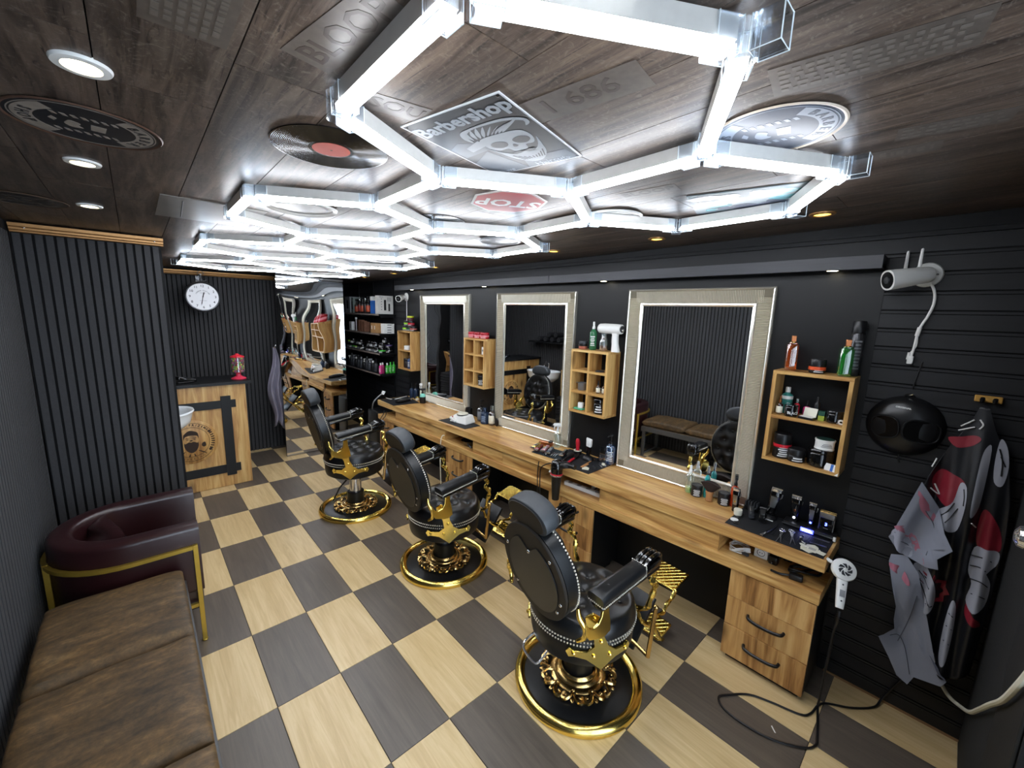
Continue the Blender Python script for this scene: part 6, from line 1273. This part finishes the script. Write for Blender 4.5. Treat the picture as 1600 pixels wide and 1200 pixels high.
strokes([[(.03, .44), (-.0, .45), (-.03, .40), (-.06, .30)], [(-.03, .69), (-.02, .55), (.0, .42)], [(.0, 1.1), (-.04, 1.02), (-.03, .90)], [(.06, .93), (.03, .91), (.02, .87)]], plain('dark_fold_line', '#4a4d58', .5), .0155, .0016, flX(.016))  # darker lines painted along the lining folds
cable('thick white cable curving from the wall to the right edge under the cape', [(2.665, -.13, .42), (2.64, -.145, .32), (2.61, -.19, .255), (2.58, -.236, .245), (2.40, -.244, .36), (2.20, -.243, .52), (1.988, -.238, .689), (1.80, -.236, .84), (1.66, -.236, .99), (1.57, -.236, 1.10), (1.50, -.236, 1.2)], .0078, cream)
kb = thing('door_knob', 'chrome door knob at the right edge beside the cape', 'door knob', (1.80, YF + .0105, 1.345)); KT = basis((0, 0, 0), (1, 0, 0), (0, 0, -1), (0, 1, 0)); MB(KT).lathe([(.030, 0), (.030, .006), (.013, .010), (.012, .030), (.026, .036), (.033, .050), (.029, .062), (.014, .070), (0, .071)], 28).build('knob', steel, kb)
# ================================================================ things fixed to the ceiling
def plate_art(label, name, cat, x, y, ex, r, body, rim, group=None):
    t = thing(name, label, cat, (x, y, zc(y)), 0, group); T = M.Translation(-t.location) @ ceilT(x, y, ex, None, .001); return t, T
def vinyl(label, x, y, r=.16, lab=None):
    t, T = plate_art(label, 'vinyl_record', 'record', x, y, (1, 0), r, None, None)
    pr = [(r, 0), (r, .0025)]; k = r - .004
    while k > r * .38: pr += [(k, .0032), (k - .0015, .0026)]; k -= .0042
    MB(T).lathe(pr + [(r * .33, .003), (0, .003)], 64).build('disc', plain('black_vinyl', '#0d0d0f', .22), t, smooth=20)
    MB(T).lathe([(r * .325, .003), (r * .325, .0036), (0, .0036)], 40).build('label_paper', lab or plain('coral_label', '#c4513f', .5), t); MB(T).lathe([(.0035, .0036), (.0035, .0045), (0, .0045)], 12).build('spindle_screw', steel, t)
vinyl('black vinyl record with a coral label on the ceiling outside the first hexagon', .478, 1.337)
vinyl('dark vinyl record above the second row of the honeycomb light', 1.199, 1.914, .15, dk_grey); vinyl('dark vinyl record above the third row of the honeycomb light', 1.70, 2.76, .15, dk_grey); vinyl('dark vinyl record above the fifth row of the honeycomb light', 1.80, 3.80, .15, dk_grey)
def tin_sign(label, x, y, ex, r, base, light, up, low, col_rim):
    t, T = plate_art(label, 'round_tin_sign', 'sign', x, y, ex, r, None, None)
    MB(T).lathe([(r * .97, -.0005), (r, .002), (r * .95, .003), (0, .003)], 64).build('plate', base, t); MB(T).lathe([(r * .945, .0030), (r * .972, .0050), (r * .985, .0052), (r * 1.004, .002), (r * .99, .0022), (r * .945, .0030)], 64).build('rim', col_rim, t)
    Z = T @ M.Translation((0, 0, .0032)); b = MB(Z); ringpoly(b, r * .62, r * .86, 35, 145, 24, 0, .0005); ringpoly(b, r * .62, r * .86, 215, 325, 24, 0, .0005)
    for sg in (-1, 1):
        for k in range(7):
            y0 = -r * .42 + r * .12 * k; x0 = sg * r * .38; b.prism([(x0 - r * .055, y0), (x0 + r * .055, y0 + r * .04), (x0 + r * .055, y0 + r * .10), (x0 - r * .055, y0 + r * .06)], 0, .0005)
    b.prism([(-.022, .008), (.022, .006), (.026, .034), (-.02, .038)], 0, .0005); blob(b, [(-.024, -.03), (-.01, -.012), (.008, -.016), (.022, -.008), (.026, -.030), (.008, -.042), (-.012, -.038)], 0, .0005); b.prism([(-.03, -.062), (-.012, -.070), (.004, -.060), (-.012, -.054)], 0, .0005)
    ringpoly(b, r * .885, r * .90, 0, 360, 48, 0, .0005); b.build('printed_art', light, t, smooth=0)
    Z2 = T @ M.Translation((0, 0, .0039)); text(up, r * .21, Z2, base, t, arc=(r * .735, 90, 15, 1), bold=.0008); text(low, r * .21, Z2, base, t, arc=(r * .735, 270, 15, -1), bold=.0008)
tin_sign('dark round barber sign with striped poles on the ceiling at the left', -.044, 1.652, (0, 1), .155, plain('navy_black_tin', '#15161c', .45), plain('aged_white_print', '#857d75', .5, var=.3, nsc=40), 'BARBER', 'SHOP', plain('dull_copper_rim', '#5c4438', .45, .4))
tin_sign('grey blue round barber sign with striped poles on the ceiling at the right', 1.242, .398, (1, .15), .150, plain('slate_blue_tin', '#3d4350', .4), plain('pale_steel_print', '#7f8794', .3), 'BARBER', 'SHOP', plain('worn_white_rim', '#b9aa98', .4))
tin_sign('dark round sign on the ceiling in the left corner above the partition', -.33, 2.95, (0, 1), .155, plain('black_brown_tin', '#1c1815', .5), plain('dim_print', '#4d443c', .6), 'BARBER', 'SHOP', plain('dull_brown_rim', '#4a3a2e', .6))
def white_plate(label, x, y, r=.14, m=None):
    t, T = plate_art(label, 'ceiling_plate', 'plate', x, y, (1, 0), r, None, None); MB(T).lathe([(r * .9, -.0005), (r, .006), (r * .97, .014), (r * .90, .011), (r * .86, .006), (0, .006)], 48).build('plate', m or plain('white_enamel', '#cfcdc8', .25), t); MB(T).lathe([(r * .7, .006), (r * .72, .0075), (r * .68, .0075), (r * .7, .006)], 40).build('ring_print', grey_pl, t)
white_plate('white rimmed round plate above the right hexagon of the honeycomb light', 1.70, 1.19); white_plate('pale round plate above the left hexagon of the third row', .62, 2.13, .15); white_plate('grey round plate above the right hexagon of the third row', 1.75, 2.05, .13, grey_pl)
white_plate('pale round plate above the nearest light tube, cut by the top of the picture', .515, .43, .085)
# poster: Barbershop ... Haircuts
px_, py_ = .791, .947; t, T = plate_art('black and grey Barbershop poster with a bearded skull on the ceiling', 'tin_poster', 'poster', px_, py_, (.225, -.974), 0, None, None)
w, h = .158, .208; inkd = plain('slate_black_print', '#1b1d21', .45, spec=.3); greyp = plain('steel_grey_print', '#8b9096', .45, spec=.3); midp = plain('mid_grey_print', '#4a4f57', .45, spec=.3)
MB(T).box(-w, w, -h, h, -.0005, .0025).build('sheet', plain('white_poster_edge', '#c9cbcf', .3), t, bevel=.0006); Z = T @ M.Translation((0, 0, .0025)); MB(Z).box(-w + .005, w - .005, -h + .005, h - .005, 0, .0004).build('dark_field', inkd, t, smooth=0)
Z = T @ M.Translation((0, 0, .003)); b = MB(Z)
b.prism([(-.152, -.09), (-.06, -.03), (-.02, -.20), (-.152, -.20)], 0, .0003); b.prism([(-.145, .03), (-.10, .055), (-.03, .02), (-.02, -.02), (-.145, -.04)], 0, .0003); b.prism([(.0, -.13), (.14, -.13), (.15, -.20), (-.02, -.20)], 0, .0003); b.build('backdrop_print', midp, t, smooth=0)
b = MB(T @ M.Translation((0, 0, .0034))); F_ = M.Translation((.035, -.015, 0))
b.T = b.T @ F_
blob(b, [(-.075, .035), (-.06, .058), (0, .062), (.055, .055), (.072, .03), (.07, -.005), (.055, -.03), (.03, -.03), (.02, -.055), (-.02, -.055), (-.03, -.03), (-.06, -.03), (-.075, -.005)], 0, .0003)
blob(b, [(-.085, .0), (-.07, -.05), (-.055, -.10), (-.02, -.145), (.02, -.145), (.055, -.10), (.07, -.05), (.08, .0), (.06, -.045), (.03, -.075), (0, -.065), (-.03, -.075), (-.06, -.045)], 0, .0003)
for k in range(9): blob(b, [(-.08 + k * .012, .062), (-.085 + k * .016, .085 + .006 * math.sin(k)), (-.07 + k * .020, .108 + .01 * math.sin(k * .8)), (-.074 + k * .0165, .085)], 0, .0003, 3)
blob(b, [(-.09, .05), (-.10, .08), (-.085, .115), (-.04, .125), (.02, .128), (.07, .122), (.105, .10), (.108, .075), (.09, .065), (.098, .09), (.06, .112), (0, .118), (-.05, .114), (-.082, .09)], 0, .0003, 3)
b.prism([(-.10 - .035, .03), (-.04 - .035, .055), (.0 - .06, .02), (-.10 - .035, .0)], 0, .0003)
b.build('skull_print', greyp, t, smooth=0)
b = MB(T @ M.Translation((.035, -.015, .0038)))
for sg in (-1, 1): blob(b, [(.012 * sg, .012), (.036 * sg, .024), (.058 * sg, .016), (.060 * sg, -.004), (.04 * sg, -.018), (.016 * sg, -.010)], 0, .0003)
blob(b, [(-.008, -.024), (0, -.010), (.008, -.024), (0, -.030)], 0, .0003, 3); blob(b, [(-.04, -.066), (-.02, -.058), (0, -.064), (.02, -.058), (.04, -.066), (.02, -.074), (0, -.070), (-.02, -.074)], 0, .0003, 3)
for k in range(9): b.prism([(-.05 + k * .0125, -.08 - .03 * math.sin(PI * k / 8)), (-.046 + k * .0125, -.08 - .03 * math.sin(PI * k / 8)), (-.030 + k * .0085, -.125), (-.034 + k * .0085, -.125)], 0, .0003)
b.build('skull_hollows', inkd, t, smooth=0)
text('Barbershop', .075, T @ M.Translation((0, .155, .0034)) @ M.Rotation(R(3), 4, 'Z'), greyp, t, bold=.0022, sx=.86); text('Haircuts', .034, T @ M.Translation((.07, -.185, .0034)), greyp, t, bold=.0008); text('Shave', .026, T @ M.Translation((-.10, -.188, .0034)), greyp, t, bold=.0004)
b = MB(T @ M.Translation((0, 0, .003)))
for x in (-w + .012, w - .012):
    for y in (-h + .012, h - .012): b.ball((x, y, 0), (.004, .004, .0015), 8, 4)
b.build('corner_tacks', gloss_black, t)
# teal cartoon-coloured map poster in the right hexagon
t, T = plate_art('pale blue and grey swirling poster on the ceiling in the right hexagon', 'tin_poster', 'poster', 1.835, .655, (.28, -.96), 0, None, None); MB(T).box(-.20, .20, -.15, .15, -.0005, .0025).build('sheet', plain('pale_blue_grey_print', '#6d7a82', .4, spec=.35), t, bevel=.0006); b = MB(T @ M.Translation((0, 0, .0026))); rs = random.Random(4); c2 = MB(T @ M.Translation((0, 0, .0030)))
for k in range(26):
    x, y = rs.uniform(-.16, .16), rs.uniform(-.11, .11); s_ = rs.uniform(.012, .04); bb = b if k % 2 else c2; blob(bb, [(x + s_ * 1.5 * math.cos(a) * rs.uniform(.6, 1.2), max(-.145, min(.145, y + s_ * math.sin(a) * rs.uniform(.6, 1.2)))) for a in (0, 1.05, 2.1, 3.15, 4.2, 5.25)], 0, .0003, 3)
tag(b.build('swirl_print', plain('teal_print', '#5f9aa2', .25), t, smooth=0), kind='stuff'); tag(c2.build('swirl_print', plain('slate_print', '#5a6070', .25), t, smooth=0), kind='stuff')
# stop sign
t, T = plate_art('red octagonal stop sign on the ceiling in the second row hexagon', 'stop_sign', 'sign', 1.215, 1.375, (-.88, .48), 0, None, None); oc = lambda r_: [(r_ * math.cos(R(22.5 + 45 * k)), r_ * math.sin(R(22.5 + 45 * k))) for k in range(8)]
MB(T).prism(oc(.165), -.0005, .003).build('border', plain('white_sign_border', '#c4bdbb', .25), t); MB(T).prism(oc(.153), .003, .0036).build('red_field', plain('red_sign_paint', '#a3242c', .4), t); text('STOP', .135, T @ M.Translation((0, 0, .0038)), plain('white_sign_paint', '#d5cfcd', .3), t, bold=.003, sx=.85)
t, T = plate_art('large pale paper poster on the ceiling by the partition corner', 'paper_poster', 'poster', .33, 2.62, (0, 1), 0, None, None); MB(T).box(-.26, .26, -.20, .20, -.0005, .0015).build('sheet', plain('pale_poster', '#77736e', .3, var=.25, nsc=8), t); MB(T).tube([(-.2, -.12, .002), (.2, -.10, .002)], .0025, 6).build('printed_line', ink_g, t)
